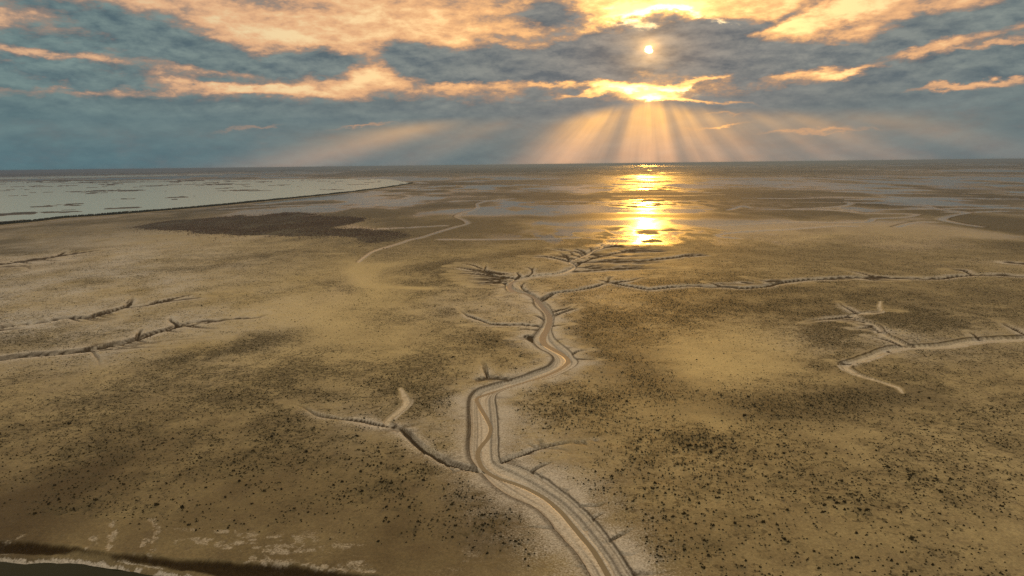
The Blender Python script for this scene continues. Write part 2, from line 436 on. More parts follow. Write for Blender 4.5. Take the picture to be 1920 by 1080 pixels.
ch([(1070, 673), (1107, 673.5), (1120, 674)], 0.7, 0.5, 0.8, 0.2)
ch([(1032, 638), (1046, 637), (1070, 633)], 0.6, 0.5, 0.8, 0.1)
ch([(1010, 571), (1002, 568), (969, 566.6)], 1.0, 0.8, 1.2, 0.2)
ch([(1020, 599), (1008, 593), (997, 590)], 1.0, 0.7, 1.2, 0.2)
# creek winding away in the middle distance
ch([(672, 491), (681, 483), (695, 473), (711, 467), (732, 461), (755, 454), (766, 450), (789, 445), (808, 439), (830, 432), (856, 424.6), (872, 420.5), (877, 418), (870, 412), (857, 407), (858, 403), (866, 399.5), (887, 394),
    (896, 387.5), (895, 382), (910, 377.5), (930, 375), (960, 372.5)], 2.4, 7, 0.7, 1.0, 'pale')
ch([(760, 365), (768, 366.5), (770, 368.5), (755, 373.5), (720, 376.5), (685, 380), (630, 382), (555, 385), (480, 388), (420, 392)], 7, 7, 0.8, 0.5, 'pale')
ch([(750, 378), (685, 386), (620, 388.5), (555, 390)], 6, 4, 0.6, 0.3, 'pale')
ch([(780, 341), (800, 344), (785, 343)], 10, 8, 0.5, 0.3, 'pale')
ch([(878, 367.5), (885, 368.5), (905, 369)], 7, 7, 0.5, 0.3, 'pale')
ch([(620, 433.5), (690, 430), (760, 427), (830, 423)], 3, 4, 0.3, 0.3, 'pale')
ch([(829, 449), (900, 449), (1000, 448), (1080, 446)], 2.5, 3, 0.3, 0.2, 'pale')
# left
ch([(-60, 500), (0, 495.5), (35, 490), (76, 485), (103, 480.6), (119, 474), (125, 470)], 5.0, 3.0, 1.6, 0.8)
ch([(105, 480.6), (146, 475), (200, 466.5)], 3.6, 2.4, 1.0, 0.4)
ch([(-60, 505), (0, 501), (48, 499.5), (56, 504), (80, 505)], 1.8, 1.2, 0.8, 0.2)
ch([(-70, 623), (0, 612.5), (35, 606), (76, 603), (122, 595), (162, 594), (190, 587.6), (217, 579.5), (238, 573), (247, 562), (249, 555)], 5.6, 3.0, 2.4, 1.2)
ch([(-60, 628), (0, 619), (24, 617), (60, 612)], 1.6, 1.0, 1.0, 0.3)
ch([(240, 575), (282, 570), (292, 566), (298, 560.5)], 3.2, 2.0, 1.5, 0.7)
ch([(284, 568.7), (325, 563), (366, 559), (385, 556)], 2.8, 1.6, 1.2, 0.3)
ch([(298, 566), (338, 556.5), (374, 549.7)], 2.4, 1.6, 1.0, 0.3)
ch([(-70, 684), (0, 671.6), (54, 665), (108, 661), (162, 655), (217, 644.5), (257, 634), (284, 624), (317, 616), (336, 609), (366, 602.5), (406, 600), (444, 597), (466, 587.6)], 5.6, 2.6, 2.4, 1.0)
ch([(444, 597), (482, 595.7), (506, 587.6)], 1.2, 0.9, 0.8, 0.2)
ch([(332, 611), (330, 606), (320, 600), (322, 594)], 2.4, 1.8, 1.2, 0.4)
ch([(257, 634), (262, 622), (268, 614)], 1.4, 2.2, 1.2, 0.2)
ch([(150, 659), (173, 658), (217, 654), (271, 651), (339, 648.6)], 1.3, 0.9, 0.9, 0.3)
ch([(173, 658), (184, 672), (188, 690)], 1.0, 1.4, 0.6, 0.1)
ch([(230, 651), (300, 640), (370, 634), (430, 631)], 1.0, 0.8, 0.5, 0.1)
# right system
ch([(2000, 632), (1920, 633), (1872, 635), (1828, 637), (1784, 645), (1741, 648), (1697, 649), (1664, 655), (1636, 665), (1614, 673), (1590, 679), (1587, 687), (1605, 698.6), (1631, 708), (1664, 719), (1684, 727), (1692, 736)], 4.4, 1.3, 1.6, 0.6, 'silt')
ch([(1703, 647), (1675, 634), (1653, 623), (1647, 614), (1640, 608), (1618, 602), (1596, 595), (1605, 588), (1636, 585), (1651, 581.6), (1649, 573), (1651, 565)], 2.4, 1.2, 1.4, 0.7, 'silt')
ch([(1606, 587), (1592, 579), (1579, 571.7), (1571, 565)], 1.4, 1.1, 1.2, 0.4)
ch([(1596, 593), (1566, 597), (1533, 600), (1504, 605.6)], 1.5, 1.0, 1.0, 0.3)
ch([(1690, 647), (1653, 635), (1620, 628.6)], 1.1, 0.8, 0.9, 0.2)
ch([(1636, 585), (1660, 582), (1690, 583)], 1.0, 0.8, 0.6, 0.1)
ch([(1590, 680), (1575, 679), (1560, 676)], 0.9, 0.7, 1.0, 0.1)
ch([(1836, 634), (1824, 626), (1813, 620)], 1.1, 0.8, 1.0, 0.2)
ch([(1940, 630), (1920, 625), (1900, 616), (1883, 608), (1875, 602)], 1.4, 0.9, 1.3, 0.3)
ch([(1664, 655), (1672, 662), (1684, 668)], 0.9, 0.6, 0.9, 0.1)
# far right, big creeks seen edge-on
ch([(1495, 391), (1527, 390), (1565, 387.5), (1590, 383.5), (1594, 380.5), (1587, 378)], 8, 9, 1.2, 0.8, 'pale')
ch([(1515, 392.5), (1580, 395), (1620, 399.5), (1690, 400.5), (1718, 402.5), (1690, 407.5), (1640, 410), (1625, 416), (1565, 417), (1515, 416), (1440, 418.7), (1330, 424)], 8, 5, 1.2, 0.4, 'pale')
ch([(1600, 424), (1560, 424), (1480, 430), (1400, 434), (1345, 441), (1380, 447)], 6, 5, 0.4, 0.3, 'pale')
ch([(1615, 380), (1690, 383), (1740, 387), (1765, 392.5), (1812, 398), (1790, 402.5), (1766, 410), (1795, 417.5), (1825, 422.5), (1840, 425)], 7, 9, 1.4, 1.2, 'pale')
ch([(1682, 425), (1700, 419.5), (1720, 416), (1745, 416)], 7, 6, 1.2, 0.8, 'pale')
ch([(1365, 393.5), (1378, 390), (1392, 386.5), (1408, 390)], 8, 8, 0.8, 0.6, 'pale')
ch([(1290, 345), (1310, 347), (1316, 346.5)], 14, 12, 0.5, 0.4, 'pale')
for k in range(26):   # thin far runnels
    x0 = rng.uniform(820, 1900); y0 = rng.uniform(352, 402); ln = rng.uniform(60, 240)
    ch([(x0, y0), (x0 + ln * .5, y0 + rng.uniform(-1.5, 1.5)), (x0 + ln, y0 + rng.uniform(-3, 1))], rng.uniform(4, 9), 3, 0.35, 0.2, 'pale')
def feather(pts, n, lo, hi, spread, w=1.3):
    c_ = np.asarray(pts, float); L_ = np.concatenate([[0], np.cumsum(np.hypot(*np.diff(c_, axis=0).T))])
    for k in range(n):
        q = rng.uniform(.1, .95) * L_[-1]; x0 = np.interp(q, L_, c_[:, 0]); y0 = np.interp(q, L_, c_[:, 1])
        ln = rng.uniform(lo, hi); dy = rng.choice([-1, 1]) * rng.uniform(.3, 1) * spread
        ch([(x0, y0), (x0 + ln * .5, y0 + dy * .75 + rng.normal(0, .8)), (x0 + ln, y0 + dy)], w, .7, .8, .1)


feather([(90, 600), (162, 594), (238, 573)], 12, 25, 70, 8)
feather([(110, 660), (217, 644), (317, 616), (444, 597)], 18, 25, 80, 10)
feather([(20, 494), (103, 481)], 6, 25, 60, 4)
feather([(1590, 594), (1618, 602), (1653, 623)], 7, -50, -25, 5)
feather([(1300, 535), (1494, 525), (1752, 521)], 14, 25, 70, 4)
# small gullies cut into the banks of the creeks
def gullies(c, w, n, l0, l1, sides=(1, -1), t0=0.0, t1=1.0):
    T = np.gradient(c, axis=0); T /= np.linalg.norm(T, axis=1)[:, None] + 1e-9
    for k in range(n):
        i = int(rng.uniform(t0, t1) * (len(c) - 1)); sd = sides[rng.integers(len(sides))]
        nn = np.array([-T[i, 1], T[i, 0]]) * sd
        L = rng.uniform(l0, l1); a = rng.normal(0, 0.35)
        nn = np.array([nn[0] * math.cos(a) - nn[1] * math.sin(a), nn[0] * math.sin(a) + nn[1] * math.cos(a)])
        p0 = c[i] + nn * w[i] * 0.9
        bend = np.array([-nn[1], nn[0]]) * rng.normal(0, 0.18) * L
        CHW.append((np.array([p0, p0 + nn * L * .5 + bend, p0 + nn * L + bend * .4]), rng.uniform(.3, .6), .2, rng.uniform(.6, 1.2), 0.05, 'gully'))


CHW = [(px(p), a, b, c_, d, k) for p, a, b, c_, d, k in CH]
base_n = len(CHW)
gullies(main_c, main_w, 34, 3, 12, t0=0.02, t1=0.60)
gullies(main_c, main_w, 26, 8, 26, t0=0.6, t1=0.95)
for i in range(base_n):
    p, a, b, c_, d, k = CHW[i]
    if k == 'creek' and np.hypot(p[:, 0], p[:, 1]).max() < 480 and a >= 1.4:
        s_ = spline(p); gullies(s_, np.linspace(a, b, len(s_)), int(len(s_) * 0.35), 3, 12)

# big channel at the lower left: line of its upper bank, then the water line
RIM = [(-400, 990), (-200, 998), (-60, 1008), (0, 1012), (60, 1014), (160, 1023), (210, 1032), (260, 1037), (340, 1044), (420, 1047), (470, 1049), (520, 1055), (620, 1065), (700, 1073), (760, 1079), (860, 1092), (960, 1120)]
SHORE = [(-400, 1022), (-200, 1030), (-60, 1036), (0, 1040), (80, 1041), (140, 1040), (180, 1047), (250, 1058), (330, 1070), (420, 1082), (520, 1094), (700, 1115), (900, 1150)]
rim = spline(px(RIM)); shore = spline(px(SHORE))

# ------------------------------------------------------------------ terrain sheet (finer near the viewer, one sheet to the horizon)
ys = np.concatenate([np.arange(1130, 700, -1.7), np.arange(700, 420, -1.15), np.arange(420, 330, -0.8), np.arange(330, 313, -0.7)])
rad = H / np.tan(np.arctan2(ys - 308.5, FPX) )   # ranges that keep the sheet even in the picture
dep = PITCH + np.arctan2(ys - 540, FPX)
rad = H / np.tan(dep)
rad = np.concatenate([[12, 30, 50, 70, 88, 102, 114], rad[rad > 122], np.geomspace(rad.max() * 1.15, 46000, 14)])
ta = np.arange(-0.86, 0.861, 1.62 / FPX)
# keep columns even in the picture
angs = np.arctan(ta)
back = np.arange(angs[-1] + math.radians(2.5), angs[0] + 2 * math.pi - math.radians(1), math.radians(3))
angs = np.concatenate([angs, back])
NR, NA = len(rad), len(angs)
A_, R_ = np.meshgrid(angs, rad)
X = (R_ * np.sin(A_)).ravel(); Y = (R_ * np.cos(A_)).ravel()
front = (Y > 60)
PXx, PXy = to_px(X, Y)
PXx = np.where(front, PXx, -9999); PXy = np.where(front, PXy, -9999)


def seg_dist(c, fn, margin, vals=()):
    """for the sheet points within margin of polyline c: call fn(indices, distance, side, values along)"""
    n = len(c); step = 8
    I, Dd, Ss, Tt = [], [], [], []
    for i0 in range(0, n - 1, step):
        cc = c[i0:min(i0 + step, n - 1) + 1]
        lo = cc.min(0) - margin; hi = cc.max(0) + margin
        idx = np.nonzero((X > lo[0]) & (X < hi[0]) & (Y > lo[1]) & (Y < hi[1]))[0]
        if not len(idx):
            continue
        P = np.stack([X[idx], Y[idx]], 1)
        bd = np.full(len(idx), 1e9); bs = np.zeros(len(idx)); bt = np.zeros(len(idx))
        for j in range(len(cc) - 1):
            a = cc[j]; d = cc[j + 1] - a; L2 = d @ d + 1e-9
            q = P - a
            t = np.clip((q @ d) / L2, 0, 1)
            e = q - t[:, None] * d
            dist = np.hypot(e[:, 0], e[:, 1])
            better = dist < bd
            bd = np.where(better, dist, bd)
            bs = np.where(better, np.sign(d[0] * q[:, 1] - d[1] * q[:, 0]), bs)
            bt = np.where(better, i0 + j + t, bt)
        ok = bd < margin
        I.append(idx[ok]); Dd.append(bd[ok]); Ss.append(bs[ok]); Tt.append(bt[ok])
    if not I:
        return
    I = np.concatenate(I); Dd = np.concatenate(Dd); Ss = np.concatenate(Ss); Tt = np.concatenate(Tt)
    o = np.lexsort((Dd, I)); I = I[o]
    first = np.ones(len(I), bool); first[1:] = I[1:] != I[:-1]
    o = o[first]
    fn(I[first], Dd[o], Ss[o], Tt[o])


Z = 0.55 * (fbm(X, Y, 160, 3, 3) - 0.5) + 0.22 * (fbm(X, Y, 9, 3, 11) - 0.5) * (R_.ravel() < 900)
bedm = np.zeros_like(X); crust = np.zeros_like(X); wet = np.zeros_like(X); bank = np.zeros_like(X); noveg = np.zeros_like(X)
wig = fbm(X, Y, 5.0, 3, 21) - 0.5
wig2 = fbm(X, Y, 14.0, 3, 23) - 0.5
px_m = R_.ravel() / 1280.0 * 1.5       # ground size of one mesh cell, across and away from the viewer
row_m = np.repeat(np.gradient(rad), NA)


def carve(c, hw, dep_, kind):
    hw = np.asarray(hw, float); dep_ = np.asarray(dep_, float)
    T_ = np.gradient(c, axis=0); T_ /= np.linalg.norm(T_, axis=1)[:, None] + 1e-9
    mw = hw.max(); margin = mw * 2.2 + (24 if kind == 'main' else 14 if kind in ('main', 'creek') else 5)

    def fn(i, d, s, t):
        w = np.interp(t, np.arange(len(c)), hw); dp = np.interp(t, np.arange(len(c)), dep_)
        cn_ = T_[np.minimum(t.astype(int), len(c) - 1)]
        far_s = np.sign(-cn_[:, 1] * np.sin(A_.ravel()[i]) + cn_[:, 0] * np.cos(A_.ravel()[i]))
        al = np.abs(cn_[:, 0] * np.cos(A_.ravel()[i]) - cn_[:, 1] * np.sin(A_.ravel()[i]))   # how far the creek runs across the view
        cw = al * row_m[i] + (1 - al) * px_m[i]
        dpg = dp * np.clip(w / (1.4 * cw), 0.3, 1)
        w = np.maximum(w, 1.4 * cw)
        wg = np.where(cw > 2.0, .5 * wig2[i], wig[i])
        d = np.maximum(d + wg * np.minimum(w * 0.8, 0.7 if kind == 'main' else 2.0), 0)
        u = d / w
        prof = 1 - smooth(0.78, 1.10, u) * 0.9 - smooth(0.55, 0.8, u) * 0.1
        soft = np.exp(-np.maximum(d - w, 0) / (w * 0.8 + 1.2)) * 0.13
        soft = soft * (1 - smooth(0.6, 0.95, d / margin))
        z = -dpg * np.maximum(prof, soft)
        if kind in ('main', 'creek'):
            z = z - wig[i] * soft * 1.2 * dpg * (cw < 2.0)
        Z[i] = np.minimum(Z[i], z + 0.25 * Z[i] * np.clip(prof + soft, 0, 1) + Z[i] * np.clip(1 - prof - 4 * soft, 0, 1))
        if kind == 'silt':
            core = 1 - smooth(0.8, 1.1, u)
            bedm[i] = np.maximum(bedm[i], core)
            bank[i] = np.maximum(bank[i], np.exp(-((u - 1.35) / 0.28) ** 2) * (s * far_s > 0) * np.clip(dp, 0, 1) + .5 * np.exp(-((u - .75) / 0.12) ** 2))  # far wall, turned from the sun, has its shade painted dark
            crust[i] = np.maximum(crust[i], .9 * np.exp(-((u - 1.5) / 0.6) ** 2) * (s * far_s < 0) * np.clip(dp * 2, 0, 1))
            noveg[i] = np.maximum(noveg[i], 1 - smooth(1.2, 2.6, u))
        elif kind in ('main', 'creek', 'ditch', 'gully'):
            cr = np.exp(-np.maximum(d - w, 0) / ((9.0 if kind == 'main' else 4.0) + w)) * (0.45 + 1.1 * np.clip(wig2[i] + 0.5, 0, 1))
            if kind == 'gully':
                cr *= 0.5
            cr = cr * (1 - smooth(0.45, 0.95, d / margin))
            crust[i] = np.maximum(crust[i], np.clip(cr, 0, 1) * np.clip(dp * 1.2, 0, 1))
            noveg[i] = np.maximum(noveg[i], (1 - smooth(.6, .95, d / margin)) * np.exp(-np.maximum(d - w * 1.1 - (3 if kind == 'main' else 0), 0) / (3.5 if kind == 'main' else 1.8)))
            if kind == 'main':
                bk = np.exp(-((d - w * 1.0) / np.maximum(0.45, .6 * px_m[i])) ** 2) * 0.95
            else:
                bk = np.maximum(1 - smooth(0.40, 0.68, u), np.exp(-((u - 0.85) / 0.3) ** 2) * (s * far_s > 0) * smooth(.25, .6, wig2[i] + .5)) * np.clip(dp * 1.3, 0, 1) * (0.5 if kind == 'gully' else 1.0)  # dark mud floor; far wall darkened as well, as painted shade
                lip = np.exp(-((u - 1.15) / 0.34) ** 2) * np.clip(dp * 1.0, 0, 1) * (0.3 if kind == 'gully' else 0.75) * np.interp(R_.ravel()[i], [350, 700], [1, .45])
                crust[i] = np.maximum(crust[i], lip)
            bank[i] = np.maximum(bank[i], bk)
            wet[i] = np.maximum(wet[i], (1 - smooth(0.3, 0.6, u)) * np.clip(dp, 0, 1) * (0.8 if kind == 'main' else 0.15))
        else:
            core = 1 - smooth(0.6, 1.2, u)
            wet[i] = np.maximum(wet[i], core * (0.8 if kind == 'pale' else 0.5))
            crust[i] = np.maximum(crust[i], 0.6 * np.exp(-((u - 1.1) / 0.5) ** 2))
            bank[i] = np.maximum(bank[i], 0.8 * np.exp(-((u - 1.25) / 0.3) ** 2) * np.clip(dp, 0, 1) * (s > 0))
            crust[i] = np.maximum(crust[i], 0.5 * core)
            noveg[i] = np.maximum(noveg[i], 1 - smooth(1.0, 2.0, u))
    seg_dist(c, fn, margin)


MAIN_D = np.interp(np.linspace(0, 1, len(main_c)), [0, .6, .75, .9, 1], [1.35, 1.3, 1.2, 1.0, 0.8])
carve(main_c, main_w, MAIN_D, 'main')
for p, a, b, c0, c1, k in CHW:
    s_ = spline(p, 5)
    tt_ = np.linspace(0, 1, len(s_)) * (0 if p[-1, 0] > .74 * p[-1, 1] else 1)
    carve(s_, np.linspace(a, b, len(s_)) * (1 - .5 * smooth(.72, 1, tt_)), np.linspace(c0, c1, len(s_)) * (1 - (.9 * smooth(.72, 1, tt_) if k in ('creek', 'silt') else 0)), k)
# pale silt flats and the low-water trough in the bed of the main creek


def bed(i, d, s, t):
    w = np.interp(t, np.arange(len(main_c)), main_w)
    un = s * d / w
    inside_ = 1 - smooth(0.90, 1.0, (d + wig[i] * 0.4) / w)
    st = vnoise(un * 5 + 3, t * 0.04, 71)
    bedm[i] = np.maximum(bedm[i], inside_ * (0.75 + 0.25 * smooth(0.30, 0.55, st)))
    bank[i] = bank[i] * (1 - inside_)
    for u0, am, ph in ((-.80, .55, 1), (-.62, .35, 2), (-.30, .40, 3), (.22, .35, 4), (.48, .55, 5), (.66, .35, 6), (.84, .5, 7)):
        uu = un + .10 * (vnoise(t * .06, t * 0 + ph, 73) - .5)
        on_ = smooth(.30, .60, vnoise(t * .05, t * 0 + ph * 7.7, 75))
        bank[i] = np.maximum(bank[i], am * on_ * inside_ * np.exp(-((uu - u0) * w / np.maximum(.32, .55 * px_m[i])) ** 2))
    # a line of darker mud where the low-water bench meets the upper terrace
    ln = np.exp(-((d / w - 0.52 - .25 * (vnoise(t * .05, t * 0, 77) - .5)) * w / np.maximum(0.35, .5 * px_m[i])) ** 2) * (s < 0)
    bank[i] = np.maximum(bank[i], .6 * ln * (t < len(main_c) * .7))
    # terraces on the right-hand side
    Z[i] += np.where(s < 0, 0.6 * smooth(0.42, 0.56, d / w) * (1 - smooth(0.8, 0.98, d / w)) * np.clip(w / 5, 0, 1), 0)


seg_dist(main_c, bed, 12)


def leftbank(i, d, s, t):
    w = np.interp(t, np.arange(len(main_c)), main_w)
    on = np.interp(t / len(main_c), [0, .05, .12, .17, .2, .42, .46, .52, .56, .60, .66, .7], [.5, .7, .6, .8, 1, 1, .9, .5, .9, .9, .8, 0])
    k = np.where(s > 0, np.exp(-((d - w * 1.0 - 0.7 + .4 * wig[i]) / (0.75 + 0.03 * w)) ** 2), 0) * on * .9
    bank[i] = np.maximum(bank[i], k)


seg_dist(main_c, leftbank, 18)
trough = np.zeros_like(X)
stream_hw = np.interp(np.linspace(0, 1, len(stream_c)), [0, .15, .3, .45, .55, .62, .75, .9, 1], [.6, .65, .7, .7, .65, .9, 1.7, 1.9, 1.6])


def low(i, d, s, t):
    w = np.interp(t, np.arange(len(stream_c)), stream_hw)
    u = (d + wig[i] * 0.35) / w
    k = 1 - smooth(0.7, 1.4, u)
    trough[i] = np.maximum(trough[i], k)


seg_dist(stream_c, low, 8)
WATER_Z = -1.42
Z = np.where(trough > 0, Z * (1 - trough) + np.minimum(Z, -1.75) * trough, Z)
wet = np.maximum(wet * (1 - bedm * 0.35), trough)

# lower-left channel
def signed(c, pts):
    """positive on the near side of polyline c (towards the viewer)"""
    xs = pts[:, 0]; yc = np.interp(xs, c[:, 0], c[:, 1])
    return yc - pts[:, 1]


near_m = (R_.ravel() < 420) & (X < 40) & (X > -420) & (Y > 20)
ii = np.nonzero(near_m)[0]
Pn = np.stack([X[ii], Y[ii]], 1)
o1 = np.argsort(rim[:, 0]); o2 = np.argsort(shore[:, 0])
sr = signed(rim[o1], Pn) + 3.0 * wig2[ii] + 1.2 * wig[ii]; ss_ = signed(shore[o2], Pn) + 2.0 * wig2[ii] + 1.6 * wig[ii]
wf = fbm(X[ii], Y[ii], 1.6, 3, 25) - .5
inb = smooth(0, 2.6, sr)
zz = -0.25 * smooth(-14, 0, sr) - 2.1 * inb - 2.2 * smooth(-2.2, 3, ss_)
zz += 0.5 * np.exp(-((ss_ + 2.0) / 1.6) ** 2) * (0.3 + 1.2 * (wig[ii] + .5))
Z[ii] = Z[ii] * (1 - inb) + zz
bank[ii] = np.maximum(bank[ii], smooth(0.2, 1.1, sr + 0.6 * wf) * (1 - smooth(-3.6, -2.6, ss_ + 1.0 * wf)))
# a pale shore line of dried silt and shells by the water
line = np.exp(-((ss_ + 0.4 + 1.6 * wf) / 1.0) ** 4) * smooth(0.30, 0.50, wf * .8 + wig[ii] + 0.5 + 0.22 * np.exp(-((ss_ - .6) / 1.0) ** 2)) + 0.7 * np.exp(-((ss_ + 2.6) / 0.5) ** 2) * smooth(-.1, .2, wig2[ii])
crust[ii] = np.maximum(crust[ii], np.clip(line * 1.3, 0, 1))
noveg[ii] = np.maximum(noveg[ii], smooth(-18, -8, sr))
wet[ii] = np.maximum(wet[ii], 0.6 * smooth(-3, 0, ss_))
CH_WATER_Z = -2.75
# pale scour marks running down to that bank
SC = [[(203, 1034), (209, 1014), (212, 992), (209, 978)], [(280, 1040), (292, 1010), (293, 985), (283, 973)], [(166, 1024), (172, 1015), (173, 1008)], [(262, 1034), (270, 1022), (274, 1012)],
      [(462, 1050), (468, 1044), (474, 1042)], [(478, 1048), (540, 1058), (620, 1064), (700, 1070)], [(0, 1019), (18, 1014), (40, 1004)]]
scour = np.zeros_like(X)
for p in SC:
    c_ = spline(px(p))

    def fs(i, d, s, t):
        sf = fbm(X[i], Y[i], 1.8, 3, 27)
        scour[i] = np.maximum(scour[i], np.exp(-(np.maximum(d + 2.6 * wig[i], 0) / 1.3) ** 2) * smooth(.38, .62, sf + .5 * wig[i]))
        Z[i] -= 0.10 * np.exp(-(d / 0.8) ** 2)
    seg_dist(c_, fs, 5)


def ell(x, y, rx, ry, rot=0, soft=1.0):
    c_, s_ = math.cos(math.radians(rot)), math.sin(math.radians(rot))
    u = ((PXx - x) * c_ + (PXy - y) * s_) / rx; v = (-(PXx - x) * s_ + (PXy - y) * c_) / ry
    return np.exp(-((u * u + v * v) ** soft))


wfar = fbm(X, Y * 0.35, 120, 4, 31) - 0.5       # broad uneven edges
wmid = fbm(X, Y * 0.6, 28, 4, 33) - 0.5
# faint frosty silt spread on the near mud, lower left
frost = (ell(430, 1010, 200, 36, 4) + ell(620, 1040, 190, 26, 6) + 0.7 * ell(860, 1050, 90, 30)) * smooth(-.10, .16, (fbm(X * .5 + .3 * Y, Y * 1.4 - .3 * X, 9, 5, 35, .62) - .5) * 1.1 + .4 * wmid)
frost = frost * smooth(.36, .60, fbm(X + .4 * Y, Y, 2.4, 3, 37))
frost = np.maximum(frost, np.clip(scour * 1.5, 0, 1))
# broad tone: dark reed land, pale sand, damp plain
darkland = (ell(720, 318, 330, 9.5, 0, 2) + 0.7 * ell(1000, 318, 190, 7, 0, 2) + 0.8 * ell(150, 326, 420, 3.5, -1.0, 2) + 0.8 * ell(1790, 305, 240, 9, -.6, 2)
            + 0.7 * ell(860, 345, 120, 9) + 0.6 * ell(1640, 383, 330, 9, 2) + 0.5 * ell(1400, 360, 170, 7) + 0.5 * ell(700, 400, 200, 16) + 0.5 * ell(240, 425, 260, 8, -4) + .4 * ell(1250, 374, 260, 5)
            + 0.45 * ell(1690, 395, 300, 12) + .35 * ell(1500, 345, 500, 5))
darkland = darkland * smooth(-.35, .10, wfar + .12)
fz = smooth(600, 1100, R_.ravel())
b1 = fbm(X, Y * .55, 260, 5, 81, .55); b2 = fbm(X + 900, Y * .4, 1100, 5, 83, .55); b3 = fbm(X, Y * .5, 90, 4, 85)
band = np.where(R_.ravel() < 3500, b1 * .65 + b3 * .35, b2 * .6 + b1 * .4)
darkland = np.maximum(darkland, fz * 0.62 * smooth(.47, .60, band) * (1 - .6 * ell(1210, 400, 160, 70)))
broad = ell(650, 600, 430, 120, 0, 1.6) + .5 * ell(1330, 690, 260, 90)  # middle of the flat paled in colour, standing in for golden light
pale = (ell(1380, 665, 130, 55, 0, 2) * .9 + ell(600, 590, 250, 60, 0) * .9 + ell(690, 520, 60, 30, 25) * .8 + 0.7 * ell(860, 478, 230, 9, -8) + 0.7 * ell(1530, 444, 90, 6, -7)
        + ell(280, 530, 330, 40, -5) * .55 + ell(1150, 560, 60, 14) * .8 + ell(1240, 760, 120, 60) * .5 + ell(220, 480, 260, 12) * .5 + ell(1330, 770, 90, 30, 20) * .6 + ell(500, 460, 260, 14) * .4)
pale = np.clip(pale * (1.0 + 1.0 * wmid), 0, 1)
pale = np.maximum(pale, fz * .55 * smooth(.47, .36, band) * (1 - smooth(3000, 6000, R_.ravel())))
PA = [([(672, 492), (669, 502), (669, 518), (679, 530), (707, 537), (743, 539), (800, 541)], 9.0)]
for p, wd in PA:
    c_ = spline(px(p))

    def fp(i, d, s, t):
        k = np.exp(-(d / wd) ** 2)
        pale[i] = np.maximum(pale[i], k); noveg[i] = np.maximum(noveg[i], k)
    seg_dist(c_, fp, wd * 2.5)

# plant cover (0..1), from the broad patches in the scene
ARC = spline(px([(1110, 615), (1135, 650), (1180, 695), (1230, 728), (1290, 750), (1370, 762), (1460, 764), (1560, 754), (1640, 742), (1700, 737)]))
veg = 0.24 + 0.10 * smooth(330, 520, R_.ravel())
veg += (0.30 * ell(330, 770, 420, 70) + 0.35 * ell(520, 700, 230, 45, -6) + 0.35 * ell(860, 690, 190, 50, -8) + 0.55 * ell(960, 655, 110, 26, 18) + .5 * ell(800, 745, 90, 26)
        + 0.8 * ell(505, 632, 60, 14, -8) + 0.6 * ell(400, 665, 110, 12, -9) + 0.4 * ell(350, 830, 420, 60) + 0.35 * ell(640, 930, 180, 30, -22) + 0.30 * ell(110, 965, 130, 22, -10)
        + 0.4 * ell(640, 540, 300, 22) + 0.5 * ell(470, 478, 230, 12, -3) + 0.5 * ell(350, 505, 220, 9, -8) + 0.5 * ell(760, 595, 120, 18) + 0.8 * ell(825, 500, 45, 14) + .5 * ell(1000, 470, 200, 12, -6)
        + 0.8 * ell(1150, 620, 90, 50, 25) + 0.6 * ell(1300, 590, 220, 22) + .35 * ell(1500, 560, 400, 45) + 0.9 * ell(1740, 600, 130, 24, 4) + 0.9 * ell(1590, 620, 60, 16) + .5 * ell(1560, 640, 90, 30)
        + 0.45 * ell(1780, 720, 170, 70) + 0.30 * ell(1650, 880, 340, 130) + 0.25 * ell(1330, 870, 180, 90) + 0.4 * ell(1060, 770, 90, 50, 10) + 0.5 * ell(1120, 745, 150, 26, -10) + 0.3 * ell(1250, 830, 140, 30, -8)
        + 0.35 * ell(1520, 680, 120, 40) + 0.35 * ell(1100, 930, 60, 30) + .4 * ell(1210, 1040, 50, 40) + .35 * ell(840, 900, 120, 40) + .4 * ell(930, 960, 90, 40, 30) + .6 * ell(850, 580, 40, 14)
        + 0.4 * ell(120, 635, 160, 16) + .3 * ell(1350, 530, 250, 16) + .3 * ell(1080, 445, 200, 12) + .4 * ell(880, 530, 80, 10) + .45 * ell(170, 440, 60, 5) + .3 * ell(120, 470, 120, 8))
va = np.zeros_like(X)


def fa(i, d, s, t):
    va[i] = np.maximum(va[i], np.exp(-((d + 10 * wmid[i]) / 17.0) ** 2))


seg_dist(ARC, fa, 55)
veg = np.maximum(veg, va * 0.95)
vcl = fbm(X, Y, 22, 4, 41)
vcl2 = fbm(X, Y, 6, 3, 43)
veg = veg * (0.25 + 0.95 * smooth(0.25, 0.72, vcl * .65 + vcl2 * .35))
veg *= (1 - 0.75 * np.clip(pale, 0, 1)) * (1 - np.clip(noveg, 0, 1)) * (1 - np.clip(bank, 0, 1))
veg = np.where(PXy > 1000, veg * (1 - 0.75 * ell(500, 1060, 330, 45)), veg)
veg = np.clip(veg, 0, 1)
# damp plain that mirrors the low sun, broken into bands
PYs = PXy; PXy = PXy + 14 * (fbm(X, Y * .5, 90, 4, 85) - .5) * smooth(310, 420, PXy)
sheen = (ell(1212, 445, 330, 20, 0, 2) + 0.9 * ell(1215, 386, 300, 12, 0, 2) + 0.95 * ell(1216, 351, 260, 6, 0, 2) + .6 * ell(1216, 415, 300, 30) + .6 * ell(1218, 332, 300, 12))
sheen *= np.clip(0.8 + 1.2 * (fbm(X, Y * .3, 90, 4, 51) - .5), 0, 1.1)
sheen *= smooth(.40, .64, fbm(X, Y * .5, 26, 4, 53)) * .9
sheen *= 1 - smooth(462, 472, PXy + 10 * wmid)
PXy = PYs
flatwet = np.clip(0.9 * ell(1750, 345, 400, 16, 0, 2) + .8 * ell(1250, 330, 500, 14) + 0.4 * ell(300, 520, 420, 60) + .5 * ell(700, 560, 300, 80), 0, 1)
